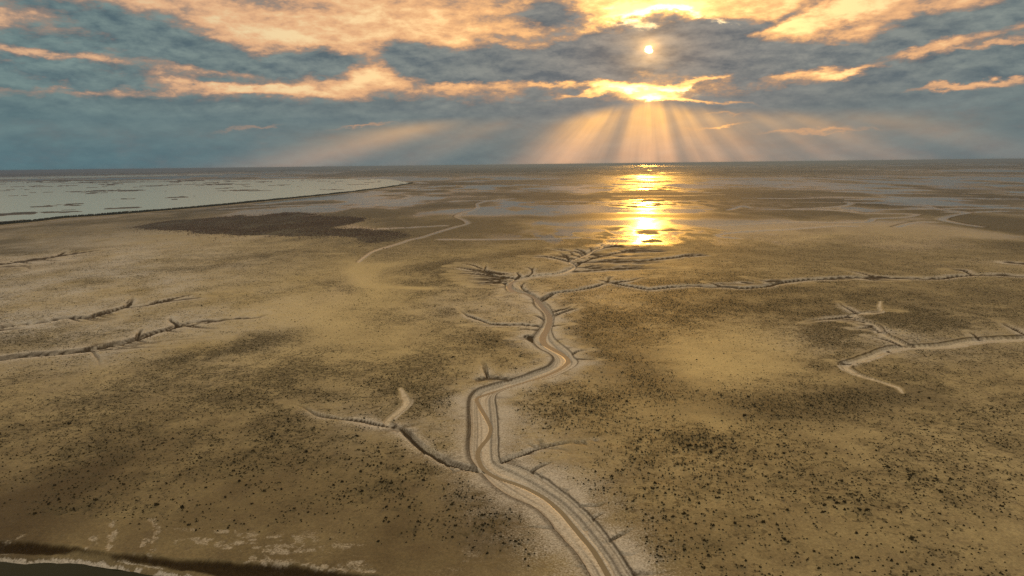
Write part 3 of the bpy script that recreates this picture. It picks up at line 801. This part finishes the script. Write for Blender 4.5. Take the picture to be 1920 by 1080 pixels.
flatwet *= smooth(-.25, .12, wfar)
flatwet = np.maximum(flatwet, fz * smooth(.52, .42, band) * .95 * (1 - .9 * ell(250, 445, 360, 40)) * (1 - .6 * ell(1650, 440, 330, 26)))
haze_tint = smooth(560, 2000, R_.ravel()) * np.clip(.9 + .8 * wfar, .4, 1)  # distance haze put into the ground colour, besides the haze volume
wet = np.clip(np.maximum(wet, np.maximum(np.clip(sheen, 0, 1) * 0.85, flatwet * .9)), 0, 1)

PYs = PXy; PXy = PXy + 14 * (b3 - .5) * smooth(310, 420, PXy) + 22 * (fbm(X, Y * .3, 240, 3, 91) - .5) * smooth(305, 380, PXy)
matte = (ell(1215, 322, 420, 11, 0, 3) * smooth(.30, .55, b2 * .5 + b3 * .5 + .12) + .85 * ell(1215, 366, 420, 6, 0, 2) + .8 * ell(1215, 404, 420, 7, 0, 2)) 
darkland = np.maximum(darkland, np.clip(matte, 0, 1) * .9 * (1 - .5 * smooth(.45, .6, b1)))
wet = wet * (1 - .8 * np.clip(matte, 0, 1))
PXy = PYs
mat = np.clip(1.6 * va + .8 * ell(505, 632, 75, 14, -8) + .6 * ell(390, 668, 120, 9, -9) + .7 * ell(828, 500, 48, 14) + .5 * ell(1000, 471, 190, 9, -6) + .6 * ell(570, 722, 60, 22) + .5 * ell(1290, 560, 260, 40) + .55 * ell(1150, 620, 80, 55, 25) + .7 * ell(1750, 560, 330, 45) + .5 * ell(1180, 800, 60, 22) + .5 * ell(850, 585, 36, 14) + .5 * ell(900, 640, 130, 12, 6) + .4 * ell(1600, 480, 420, 26), 0, 1) * (1 - np.clip(noveg, 0, 1)) * np.clip(.8 + .8 * wmid, 0, 1)
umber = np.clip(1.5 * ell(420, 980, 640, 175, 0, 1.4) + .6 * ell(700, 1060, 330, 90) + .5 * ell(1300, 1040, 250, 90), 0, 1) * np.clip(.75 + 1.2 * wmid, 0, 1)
# ponds behind the embankment
POND = [(-500, 470), (-250, 445), (-60, 426), (0, 420), (60, 414.5), (120, 407.5), (180, 403.5), (240, 399), (300, 394), (360, 389), (420, 383.5), (480, 377.5), (540, 371.5), (600, 365.5), (660, 359), (720, 351.5), (750, 347), (770, 343.5), (758, 340.5), (730, 336),
        (690, 335), (600, 335.3), (480, 337), (330, 337.5), (160, 339), (0, 340.5), (-250, 343), (-500, 346)]
POND2 = [(-400, 336), (-100, 334), (60, 331.5), (240, 327.5), (380, 324.2), (440, 322.6), (492, 323.6), (440, 326), (380, 328), (240, 331.5), (60, 335.5), (-100, 338), (-400, 341)]


def inside(poly, wx=0.0, wy=0.0):
    P = np.asarray(poly, float); c_ = np.zeros(len(PXx), bool)
    lo, hi = P.min(0), P.max(0)
    k = np.nonzero((PXx > lo[0]) & (PXx < hi[0]) & (PXy > lo[1]) & (PXy < hi[1]))[0]
    x = (PXx + wx)[k]; y = (PXy + wy)[k]; r_ = np.zeros(len(k), bool)
    for a in range(len(P)):
        x1, y1 = P[a]; x2, y2 = P[a - 1]
        if y1 == y2:
            continue
        r_ ^= ((y1 > y) != (y2 > y)) & (x < (x2 - x1) * (y - y1) / (y2 - y1) + x1)
    c_[k] = r_
    return c_


pin = inside(POND); pin2 = inside(POND2)
isl = fbm(X, Y * .8, 110, 4, 61, 0.6) * .6 + fbm(X * .5, Y * .5, 110, 4, 63, 0.6) * .4
farness = smooth(362, 338, PXy) * smooth(620, 380, PXx)
isl_m = smooth(0.625 - 0.085 * farness, 0.65 - 0.085 * farness, isl)
Z = np.where(pin, -1.0 + 1.35 * isl_m, Z); Z = np.where(pin2, -1.0 + 1.2 * smooth(.60, .64, isl), Z)
pm = pin | pin2
darkland = np.where(pm, 0.9 * np.where(pin, isl_m, 0), darkland)
veg = np.where(pm, 0, veg); crust = np.where(pm, 0, crust); wet = np.where(pm, 0.4, wet)
REED = [(248, 425.5), (300, 418), (340, 413), (400, 407.5), (470, 402), (540, 399), (575, 398.5), (600, 401), (590, 404), (562, 407), (600, 405.6), (660, 405.5), (676, 408), (668, 413), (640, 419), (620, 424), (640, 428), (690, 430), (730, 434), (780, 438),
        (772, 443), (735, 452), (700, 456.5), (680, 454), (660, 445), (640, 442), (600, 440), (540, 442.5), (480, 441), (440, 440.5), (400, 437), (350, 433.5), (300, 432), (270, 430)]
reed_m = inside(REED, 46 * (fbm(X, Y * .5, 70, 4, 95) - .5), 11 * (fbm(X, Y * .5, 60, 4, 97) - .5))
darkland = np.where(reed_m, 0.75, darkland); veg = np.where(reed_m, 0, veg); wet = np.where(reed_m, 0.0, wet); pale = np.where(reed_m, 0, pale)
SEA = [(1178, 304.3), (1262, 303.4), (1275, 302.2), (1180, 302.6)]

Z[R_.ravel() > 12000] *= 0.3
co = np.stack([X, Y, Z], 1).astype(np.float32)
i0 = np.arange(NR - 1)[:, None] * NA + np.arange(NA)[None, :]
i1 = np.arange(NR - 1)[:, None] * NA + (np.arange(NA)[None, :] + 1) % NA
quads = np.stack([i0, i0 + NA, i1 + NA, i1], -1).reshape(-1, 4)
centre = len(co)
co = np.vstack([co, [[0, 0, 0]]]).astype(np.float32)
tri = np.stack([np.full(NA, centre), np.arange(NA), (np.arange(NA) + 1) % NA], -1)


def mesh_from(name, co, polys, material=None, smooth_=True):
    """polys: list of int arrays (n,k)"""
    me = bpy.data.meshes.new(name)
    me.vertices.add(len(co)); me.vertices.foreach_set('co', np.asarray(co, np.float32).ravel())
    loops = np.concatenate([p.ravel() for p in polys]).astype(np.int32)
    tot = np.concatenate([np.full(len(p), p.shape[1]) for p in polys]).astype(np.int32)
    st = np.concatenate([[0], np.cumsum(tot)[:-1]]).astype(np.int32)
    me.loops.add(len(loops)); me.loops.foreach_set('vertex_index', loops)
    me.polygons.add(len(tot)); me.polygons.foreach_set('loop_start', st); me.polygons.foreach_set('loop_total', tot)
    me.polygons.foreach_set('use_smooth', np.full(len(tot), smooth_, bool))
    me.update(calc_edges=True)
    if material:
        me.materials.append(material)
    return me


def link(name, me, parent=None, **props):
    o = bpy.data.objects.new(name, me); S.collection.objects.link(o)
    if parent:
        o.parent = parent
    for k, v in props.items():
        o[k] = v
    return o


def attr(me, name, cols):
    a = me.attributes.new(name, 'FLOAT_COLOR', 'POINT')
    n = len(me.vertices)
    buf = np.zeros((n, 4), np.float32)
    for k, c_ in enumerate(cols):
        buf[:len(c_), k] = c_
    a.data.foreach_set('color', buf.ravel())


# ------------------------------------------------------------------ materials
def new_mat(name):
    mt = bpy.data.materials.new(name); mt.use_nodes = True
    nt = mt.node_tree; b = nt.nodes['Principled BSDF']
    return mt, G(nt), b, nt


mud, g, b, nt = new_mat('mud')
a1 = nt.nodes.new('ShaderNodeAttribute'); a1.attribute_name = 'cover'
a2 = nt.nodes.new('ShaderNodeAttribute'); a2.attribute_name = 'tone'
sepc = nt.nodes.new('ShaderNodeSeparateColor'); nt.links.new(a1.outputs['Color'], sepc.inputs[0])
sept = nt.nodes.new('ShaderNodeSeparateColor'); nt.links.new(a2.outputs['Color'], sept.inputs[0])
a3 = nt.nodes.new('ShaderNodeAttribute'); a3.attribute_name = 'soil_haze'
sepu = nt.nodes.new('ShaderNodeSeparateColor'); nt.links.new(a3.outputs['Color'], sepu.inputs[0]); um = sepu.outputs[0]; sa_ = sepu.outputs[1]; ff = sepu.outputs[2]
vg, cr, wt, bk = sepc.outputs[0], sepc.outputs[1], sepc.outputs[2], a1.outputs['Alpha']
pl, dk, bd, fr = sept.outputs[0], sept.outputs[1], sept.outputs[2], a2.outputs['Alpha']
geo = nt.nodes.new('ShaderNodeNewGeometry'); P = geo.outputs['Position']
n_big = g.noise(g.vmul(P, (1, .6, 1)), 0.012, 5, 0.6)
n_mid = g.noise(P, 0.11, 5, 0.6)
n_fine = g.noise(P, 0.9, 4, 0.65)
n_pud = g.noise(g.vmul(P, (1, .8, 1)), 0.17, 7, 0.66)
n_mot = g.noise(g.vadd(P, (15., 3., 0.)), 0.06, 8, 0.68)
pud = g.mul(g.ss(n_pud, 0.57, 0.62), g.lr(ff, 0, .6, 1, 0))
n_sp = g.noise(g.vadd(P, (31., 7., 0.)), 0.42, 3, 0.7)
n_spf = g.noise(g.vadd(P, (3., 77., 0.)), 0.13, 4, 0.7)
base = g.mix(g.ss(n_big, 0.35, 0.65), (0.33, 0.275, 0.15, 1), (0.42, 0.355, 0.205, 1))
base = g.mix(g.mul(g.ss(n_mid, 0.35, 0.7), 0.5), base, (0.235, 0.19, 0.105, 1))
base = g.mix(g.mul(g.ss(n_mot, .42, .60), .45), base, (0.17, 0.135, 0.078, 1))
base = g.mix(g.mul(pud, .35), base, (0.17, 0.14, 0.09, 1))
base = g.mix(g.mul(pl, 0.75), base, (0.55, 0.455, 0.235, 1))
base = g.mix(g.mul(a3.outputs['Alpha'], .8), base, (0.125, 0.105, 0.062, 1))
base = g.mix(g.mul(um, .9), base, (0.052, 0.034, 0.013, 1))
n_salt = g.noise(g.vadd(P, (61., 17., 0.)), 0.5, 4, 0.7)
base = g.mix(g.mul(g.mul(sa_, .85), g.ss(g.mad(n_salt, .7, g.mul(n_mid, .3)), 0.34, .56)), base, (0.52, 0.52, 0.53, 1))
base = g.mix(g.mul(ff, .93), base, (0.056, 0.070, 0.090, 1))  # painted haze: ground goes blue-grey with range
base = g.mix(dk, base, (0.040, 0.046, 0.050, 1))
sp = g.mul(g.ss(g.mad(n_sp, 1.0, g.mul(vg, 0.17)), 0.60, 0.66), g.ss(vg, 0.03, 0.3))
spf = g.mul(g.ss(g.mad(n_spf, 1.0, g.mul(vg, 0.22)), 0.56, 0.68), g.ss(vg, 0.03, 0.3))
base = g.mix(g.mul(spf, 0.35), base, (0.075, 0.066, 0.03, 1))
base = g.mix(g.mul(sp, 0.75), base, (0.045, 0.038, 0.018, 1))
base = g.mix(g.mul(vg, 0.45), base, (0.085, 0.07, 0.032, 1))
bedc = g.mix(g.ss(g.noise(P, 0.22, 4, 0.7, dist=1.2), 0.52, 0.60), (0.55, 0.49, 0.39, 1), (0.42, 0.36, 0.27, 1))
base = g.mix(bd, base, bedc)
n_grain = g.noise(P, 1.7, 3, 0.75)
crn = g.mul(g.ss(g.mad(cr, 0.5, g.mad(n_grain, .95, g.mul(n_mid, .35))), 0.80, 1.22), g.lr(cr, 0.0, 0.35))
pep = g.mul(g.ss(n_grain, .50, .40), g.mul(cr, .5))
base = g.mix(pep, base, (0.11, 0.085, 0.05, 1))
base = g.mix(g.mul(crn, 0.9), base, (0.52, 0.49, 0.45, 1))
frn = g.mul(g.ss(g.mad(fr, 0.35, g.mad(n_grain, .9, g.mul(n_mid, .5))), 0.80, 1.20), g.lr(fr, 0, .7))
base = g.mix(g.mul(frn, .75), base, (0.45, 0.41, 0.35, 1))
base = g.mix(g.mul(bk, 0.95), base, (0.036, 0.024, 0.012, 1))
n_g2 = g.noise(g.vadd(P, (8., 41., 0.)), 0.75, 5, 0.75)
gr = g.mul(g.lr(n_grain, .3, .7, .78, 1.22), g.lr(n_g2, .3, .7, .76, 1.24))
base = g.cop('MULTIPLY', 1.0, base, g.xyz(gr, gr, gr))
nt.links.new(base, b.inputs['Base Color'])
rough = g.lr(wt, 0, 0.85, 0.74, 0.10)
rough = g.mad(g.sub(n_mid, 0.5), 0.22, rough)
rough = g.mad(pud, -0.06, rough)
rough = g.m('MAXIMUM', g.mad(bk, 0.2, g.mad(crn, .2, rough)), 0.09)
nt.links.new(rough, b.inputs['Roughness'])
b.inputs['IOR'].default_value = 1.42
nt.links.new(g.mul(g.lr(wt, 0, 0.8, 0.42, 0.30), g.mul(g.lr(bk, 0, 0.8, 1.0, 0.12), g.lr(dk, 0, 0.9, 1.0, 0.06))), b.inputs['Specular IOR Level'])
bp = nt.nodes.new('ShaderNodeBump'); bp.inputs['Distance'].default_value = 0.35
nt.links.new(g.mad(n_mid, 1.2, g.mul(n_fine, 0.45)), bp.inputs['Height'])
nt.links.new(g.lr(wt, 0, 0.7, 0.55, 0.025), bp.inputs['Strength'])
nt.links.new(bp.outputs[0], b.inputs['Normal'])


def water_mat(name, col, rough, ripple, scale):
    mt, g, b, nt = new_mat(name)
    b.inputs['Base Color'].default_value = col
    b.inputs['Roughness'].default_value = rough; b.inputs['IOR'].default_value = 1.33
    geo = nt.nodes.new('ShaderNodeNewGeometry')
    bp = nt.nodes.new('ShaderNodeBump'); bp.inputs['Distance'].default_value = 0.1; bp.inputs['Strength'].default_value = ripple
    nt.links.new(g.noise(g.vmul(geo.outputs['Position'], (1, .5, 1)), scale, 4, 0.6), bp.inputs['Height'])
    nt.links.new(bp.outputs[0], b.inputs['Normal'])
    return mt


w_creek = water_mat('silty_water', (0.20, 0.165, 0.11, 1), 0.16, 0.1, 0.8)
w_chan = water_mat('green_water', (0.016, 0.018, 0.006, 1), 0.10, 0.10, 0.7)
w_chan.node_tree.nodes['Principled BSDF'].inputs['Specular IOR Level'].default_value = 0.10
w_pond = water_mat('pond_water', (0.40, 0.55, 0.60, 1), 0.22, 0.10, 0.3)
w_sea = water_mat('sea_water', (0.10, 0.09, 0.07, 1), 0.30, 0.2, 0.05)

# ------------------------------------------------------------------ the ground and the water on it
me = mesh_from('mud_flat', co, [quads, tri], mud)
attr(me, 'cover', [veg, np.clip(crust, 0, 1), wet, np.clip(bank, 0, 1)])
salt_cool = np.clip((1.2 * ell(150, 560, 370, 140, 0, 1.5) + .7 * ell(980, 560, 170, 60) + .6 * ell(760, 800, 150, 60) + .5 * ell(1000, 860, 150, 160, -30) + .6 * ell(1680, 640, 220, 40)) * np.clip(.7 + 1.4 * wmid + .8 * wfar, 0, 1.2), 0, 1)  # salt crust; left flats also greyed as cool light away from the sun
attr(me, 'soil_haze', [umber, salt_cool, haze_tint, mat])
attr(me, 'tone', [np.clip(np.maximum(pale, .62 * broad * (1 - .6 * veg)), 0, 1), np.clip(darkland, 0, 1), bedm, np.clip(frost, 0, 1)])
ground_o = link('mud_flat', me, kind='structure', label='wide brown tidal mud flat cut by winding creeks')


def ribbon(name, c, hw, z, material, label):
    T = np.gradient(c, axis=0); T /= np.linalg.norm(T, axis=1)[:, None] + 1e-9
    N = np.stack([-T[:, 1], T[:, 0]], 1)
    L = c + N * hw[:, None]; R = c - N * hw[:, None]
    v = np.zeros((len(c) * 2, 3)); v[0::2, :2] = L; v[1::2, :2] = R; v[:, 2] = np.repeat(z, 2) if np.ndim(z) else z
    k = np.arange(len(c) - 1) * 2
    q = np.stack([k, k + 1, k + 3, k + 2], 1)
    return link(name, mesh_from(name, v, [q], material), kind='structure', label=label)


def sheet(name, pts, z, material, label):
    p = pts; v = np.column_stack([p, np.full(len(p), z)])
    me = bpy.data.meshes.new(name); me.from_pydata([tuple(a) for a in v], [], [tuple(range(len(v)))])
    if me.polygons[0].normal.z < 0:
        me.flip_normals()
    me.materials.append(material)
    return link(name, me, kind='structure', label=label)


ribbon('creek_water', stream_c, stream_hw * 1.25, WATER_Z, w_creek, 'narrow silty stream shining in the bed of the main creek')
csh = shore[o2]
far_edge = csh + np.array([0, 3.5]); near_edge = np.column_stack([csh[:, 0] , np.full(len(csh), 40.0)])
sheet('channel_water', np.vstack([far_edge, near_edge[::-1]]), CH_WATER_Z, w_chan, 'dark green water of the channel at the lower left corner')
sheet('pond_water', px(POND), -0.35, w_pond, 'large pale pond behind the embankment, dotted with low mud islets')
sheet('pond_water', px(POND2), -0.35, w_pond, 'thin pale strip of water behind the large pond')
sheet('sea_water', px(SEA), 0.9, w_sea, 'thin glowing strip of sea on the horizon below the sun')

# ------------------------------------------------------------------ plants
def plain(name, col, rough=0.9, vary=0.35, scale=0.7):
    mt, g, b, nt = new_mat(name)
    geo = nt.nodes.new('ShaderNodeNewGeometry')
    n = g.noise(geo.outputs['Position'], scale, 3, 0.6)
    c1 = tuple(v * (1 - vary) for v in col) + (1,); c2 = tuple(v * (1 + vary) for v in col) + (1,)
    nt.links.new(g.mix(g.ss(n, .35, .65), c1, c2), b.inputs['Base Color'])
    b.inputs['Roughness'].default_value = rough; b.inputs['Specular IOR Level'].default_value = 0.15
    return mt


m_tuft = plain('dark_marsh_grass', (0.040, 0.033, 0.016))
m_reed = plain('brown_reed', (0.078, 0.056, 0.046), scale=0.03, vary=.25)
m_hedge = plain('dark_hedge', (0.028, 0.032, 0.022))
m_earth = plain('earth', (0.060, 0.054, 0.036))
m_road = plain('pale_track', (0.40, 0.36, 0.28), vary=.15)

cell = np.zeros(len(X))
dr = np.gradient(rad); da = np.gradient(np.unwrap(angs))
cell = (dr[:, None] * rad[:, None] * da[None, :]).ravel()
vis = (PXx > -60) & (PXx < 1980) & (PXy > 440) & (PXy < 1115) & (R_.ravel() < 1050)
rho = 0.06 * (veg > 0.01) + 2.0 * np.clip(veg, 0, 1) ** 1.25
rho = rho * (1 - np.clip(noveg, 0, 1)) * (Z > -0.6) * vis
lam = np.clip(rho * cell, 0, 3)
cnt = rng.poisson(lam)
idx = np.repeat(np.arange(len(X)), cnt)
if len(idx) > 170000:
    idx = rng.permutation(idx)[:170000]
jx = rng.uniform(-.5, .5, len(idx)); jy = rng.uniform(-.5, .5, len(idx))
rr = R_.ravel()[idx] + jx * np.interp(R_.ravel()[idx], rad, dr); aa = A_.ravel()[idx] + jy * 1.62 / FPX
tx, ty, tz = rr * np.sin(aa), rr * np.cos(aa), Z[idx]
size = rng.lognormal(-1.60, 0.36, len(idx)) * (1 + .30 * smooth(330, 190, rr))
tpx, tpy = to_px(tx, ty, tz)
inframe = (tpx > 6) & (tpx < 1914) & (tpy < 1072)
order = np.argsort(-np.where(inframe, size / np.hypot(rr, H), 0))
single = order[:300]
rest = np.ones(len(idx), bool); rest[single] = False


def cones(x, y, z, r_, h_, n=5, lean=0.35):
    N = len(x); k = np.arange(n)
    a = k[None, :] * 2 * math.pi / n + rng.uniform(0, 6.28, (N, 1))
    jr = r_[:, None] * rng.uniform(0.65, 1.25, (N, n))
    v = np.zeros((N, n + 1, 3))
    v[:, :n, 0] = x[:, None] + jr * np.cos(a); v[:, :n, 1] = y[:, None] + jr * np.sin(a); v[:, :n, 2] = (z - 0.12 * h_)[:, None]
    v[:, n, 0] = x + r_ * rng.uniform(-lean, lean, N); v[:, n, 1] = y + r_ * rng.uniform(-lean, lean, N); v[:, n, 2] = z + h_
    b0 = (np.arange(N) * (n + 1))[:, None]
    f = np.stack([b0 + k, b0 + (k + 1) % n, b0 + n + 0 * k], -1).reshape(-1, 3)
    return v.reshape(-1, 3), f


def multi(parts):
    vs, fs, o = [], [], 0
    for v, f in parts:
        vs.append(v); fs.append(f + o); o += len(v)
    return np.vstack(vs), np.vstack(fs)


ri = np.nonzero(rest)[0]
nr_ = rr[ri] < 330
nearr, farr = ri[nr_], ri[~nr_]
s1 = size[nearr]
off = rng.uniform(-.5, .5, (2, len(nearr))) * s1
v, f = multi([cones(tx[nearr], ty[nearr], tz[nearr], s1, s1 * rng.uniform(.8, 1.3, len(nearr)), 6),
              cones(tx[nearr] + off[0], ty[nearr] + off[1], tz[nearr], s1 * .7, s1 * rng.uniform(.7, 1.2, len(nearr)), 5),
              cones(tx[farr], ty[farr], tz[farr], size[farr] * 1.2, size[farr] * rng.uniform(.6, 1.0, len(farr)), 4)])
link('marsh_grass', mesh_from('marsh_grass', v, [f], m_tuft, False), kind='stuff', category='marsh grass',
     label='thousands of small dark marsh grass tufts spread over the brown mud flat')

tmesh = []
for k in range(6):
    parts = []
    nb = 16
    bx = rng.normal(0, .35, nb); by = rng.normal(0, .35, nb)
    parts.append(cones(bx, by, np.zeros(nb), rng.uniform(.16, .36, nb), rng.uniform(.55, 1.25, nb), 4, 0.9))
    parts.append(cones(np.zeros(1), np.zeros(1), np.zeros(1), np.array([.8]), np.array([.55]), 8))
    v, f = multi(parts)
    tmesh.append(mesh_from('grass_tuft', v, [f], m_tuft, False))
for i in single:
    o = link('grass_tuft', tmesh[int(rng.integers(6))])
    o.location = (tx[i], ty[i], tz[i]); o.rotation_euler = (0, 0, rng.uniform(0, 6.28)); o.scale = (size[i],) * 3
    o['category'] = 'grass tuft'
    o['group'] = 'largest dark grass tufts on the near mud'
    left = tpx[i] < np.interp(tpy[i], [700, 850, 880, 950, 1000, 1080], [900, 905, 950, 1040, 1090, 1150])
    dm = np.hypot(main_c[:, 0] - tx[i], main_c[:, 1] - ty[i]).min(); dr_ = np.hypot(rim[:, 0] - tx[i], rim[:, 1] - ty[i]).min()
    side = 'left' if left else 'right'
    if dm < 26:
        o['label'] = 'spiky dark grass tuft beside the pale silt on the %s bank of the main creek' % side
    elif dr_ < 34:
        o['label'] = 'spiky dark grass tuft on brown mud just above the dark bank at lower left'
    elif left:
        o['label'] = 'spiky dark grass tuft on open brown mud between lower left bank and main creek' if tpy[i] > 930 else 'spiky dark grass tuft on open brown mud farther back on the left'
    else:
        o['label'] = 'spiky dark grass tuft on open tan mud in the lower right corner' if tpx[i] > 1560 else 'spiky dark grass tuft on open tan mud between main creek and lower right corner'

# reed bed: a dark brown stand in the middle distance
k = np.nonzero(reed_m)[0]
cn = rng.poisson(np.clip(cell[k] * 0.22 * smooth(.25, .5, fbm(X[k], Y[k] * .5, 45, 3, 99)), 0, 6))
ri = np.repeat(k, cn)
rx_ = X[ri] + rng.standard_t(2.5, len(ri)) * 3.5; ry_ = Y[ri] + rng.standard_t(2.2, len(ri)) * 11.0
v, f = cones(rx_, ry_, np.full(len(ri), -0.1), rng.uniform(.9, 1.9, len(ri)), rng.uniform(.4, .95, len(ri)), 5)
link('reed_bed', mesh_from('reed_bed', v, [f], m_reed, False), kind='stuff', category='reed bed', label='dark brown reed bed spreading over the flat below the embankment')

# ------------------------------------------------------------------ embankment along the pond
DK = spline(px([(-420, 464), (-250, 447), (-60, 427.5), (0, 421.5), (60, 416), (120, 409), (180, 405), (240, 400.5), (300, 395.5), (360, 390.5), (420, 385), (480, 379), (540, 373), (600, 367), (660, 360.3), (720, 352.6), (750, 348), (774, 344)]), 10)
T = np.gradient(DK, axis=0); T /= np.linalg.norm(T, axis=1)[:, None]
N = np.stack([T[:, 1], -T[:, 0]], 1)            # towards the viewer's side


def extrude(name, prof, material, parent, wob=0.0):
    n = len(DK); m_ = len(prof); v = np.zeros((n, m_, 3))
    for j, (o_, z_) in enumerate(prof):
        w_ = wob * (vnoise(np.arange(n) * .7, np.full(n, j * 3.1), 5) - .5)
        v[:, j, :2] = DK + N * (o_ + w_)[:, None] if np.ndim(w_) else DK + N * o_
        v[:, j, 2] = z_
    a = (np.arange(n - 1)[:, None] * m_ + np.arange(m_ - 1)[None, :])
    q = np.stack([a, a + 1, a + m_ + 1, a + m_], -1).reshape(-1, 4)
    return link(name, mesh_from(name, v.reshape(-1, 3), [q], material), parent)


emb = bpy.data.objects.new('embankment', None); S.collection.objects.link(emb)
emb.location = (0, 0, 0)
emb['category'] = 'embankment'; emb['label'] = 'long earth embankment curving along the pond, dark hedge on its crest'
extrude('earth_bank', [(-9, -1.2), (-3, 1.8), (3, 1.8), (12, -0.6)], m_earth, emb, 1.0)
extrude('track', [(13, 0.32), (14, 0.45), (22, 0.45), (23, 0.3)], m_road, emb, 1.5)
seg = np.linalg.norm(np.diff(DK, axis=0), axis=1); L = np.concatenate([[0], np.cumsum(seg)])
nh = int(L[-1] / 0.5)
t = rng.uniform(0, L[-1], nh)
hx = np.interp(t, L, DK[:, 0]); hy = np.interp(t, L, DK[:, 1])
nxn = np.interp(t, L, N[:, 0]); nyn = np.interp(t, L, N[:, 1])
o_ = rng.uniform(-5, 4, nh); hx += nxn * o_; hy += nyn * o_
gap = 0.95 + 0.4 * (vnoise(t / 40, t * 0, 9) - .3)
hh = rng.uniform(3.0, 4.6, nh) * gap
v, f = cones(hx, hy, np.full(nh, 1.2), rng.uniform(1.6, 3.2, nh), hh, 6)
hd = link('hedge', mesh_from('hedge', v, [f], m_hedge, False), emb, kind='stuff')

# ------------------------------------------------------------------ haze over the flats
def haze():
    v = np.array([(x, y, z) for z in (-9, 103.0) for x, y in ((-47000, -47000), (47000, -47000), (47000, 47000), (-47000, 47000))], float)
    q = np.array([(3, 2, 1, 0), (4, 5, 6, 7), (0, 1, 5, 4), (1, 2, 6, 5), (2, 3, 7, 6), (3, 0, 4, 7)])
    mt = bpy.data.materials.new('haze'); mt.use_nodes = True; nt = mt.node_tree; nt.nodes.clear()
    pv = nt.nodes.new('ShaderNodeVolumePrincipled'); pv.inputs['Color'].default_value = (0.25, 0.385, 0.68, 1)
    pv.inputs['Density'].default_value = HAZE_DENSITY; pv.inputs['Anisotropy'].default_value = 0.5
    o = nt.nodes.new('ShaderNodeOutputMaterial'); nt.links.new(pv.outputs[0], o.inputs['Volume'])
    link('haze', mesh_from('haze', v, [q], mt, False), kind='stuff', label='thin blue haze lying over the far flats')


haze()
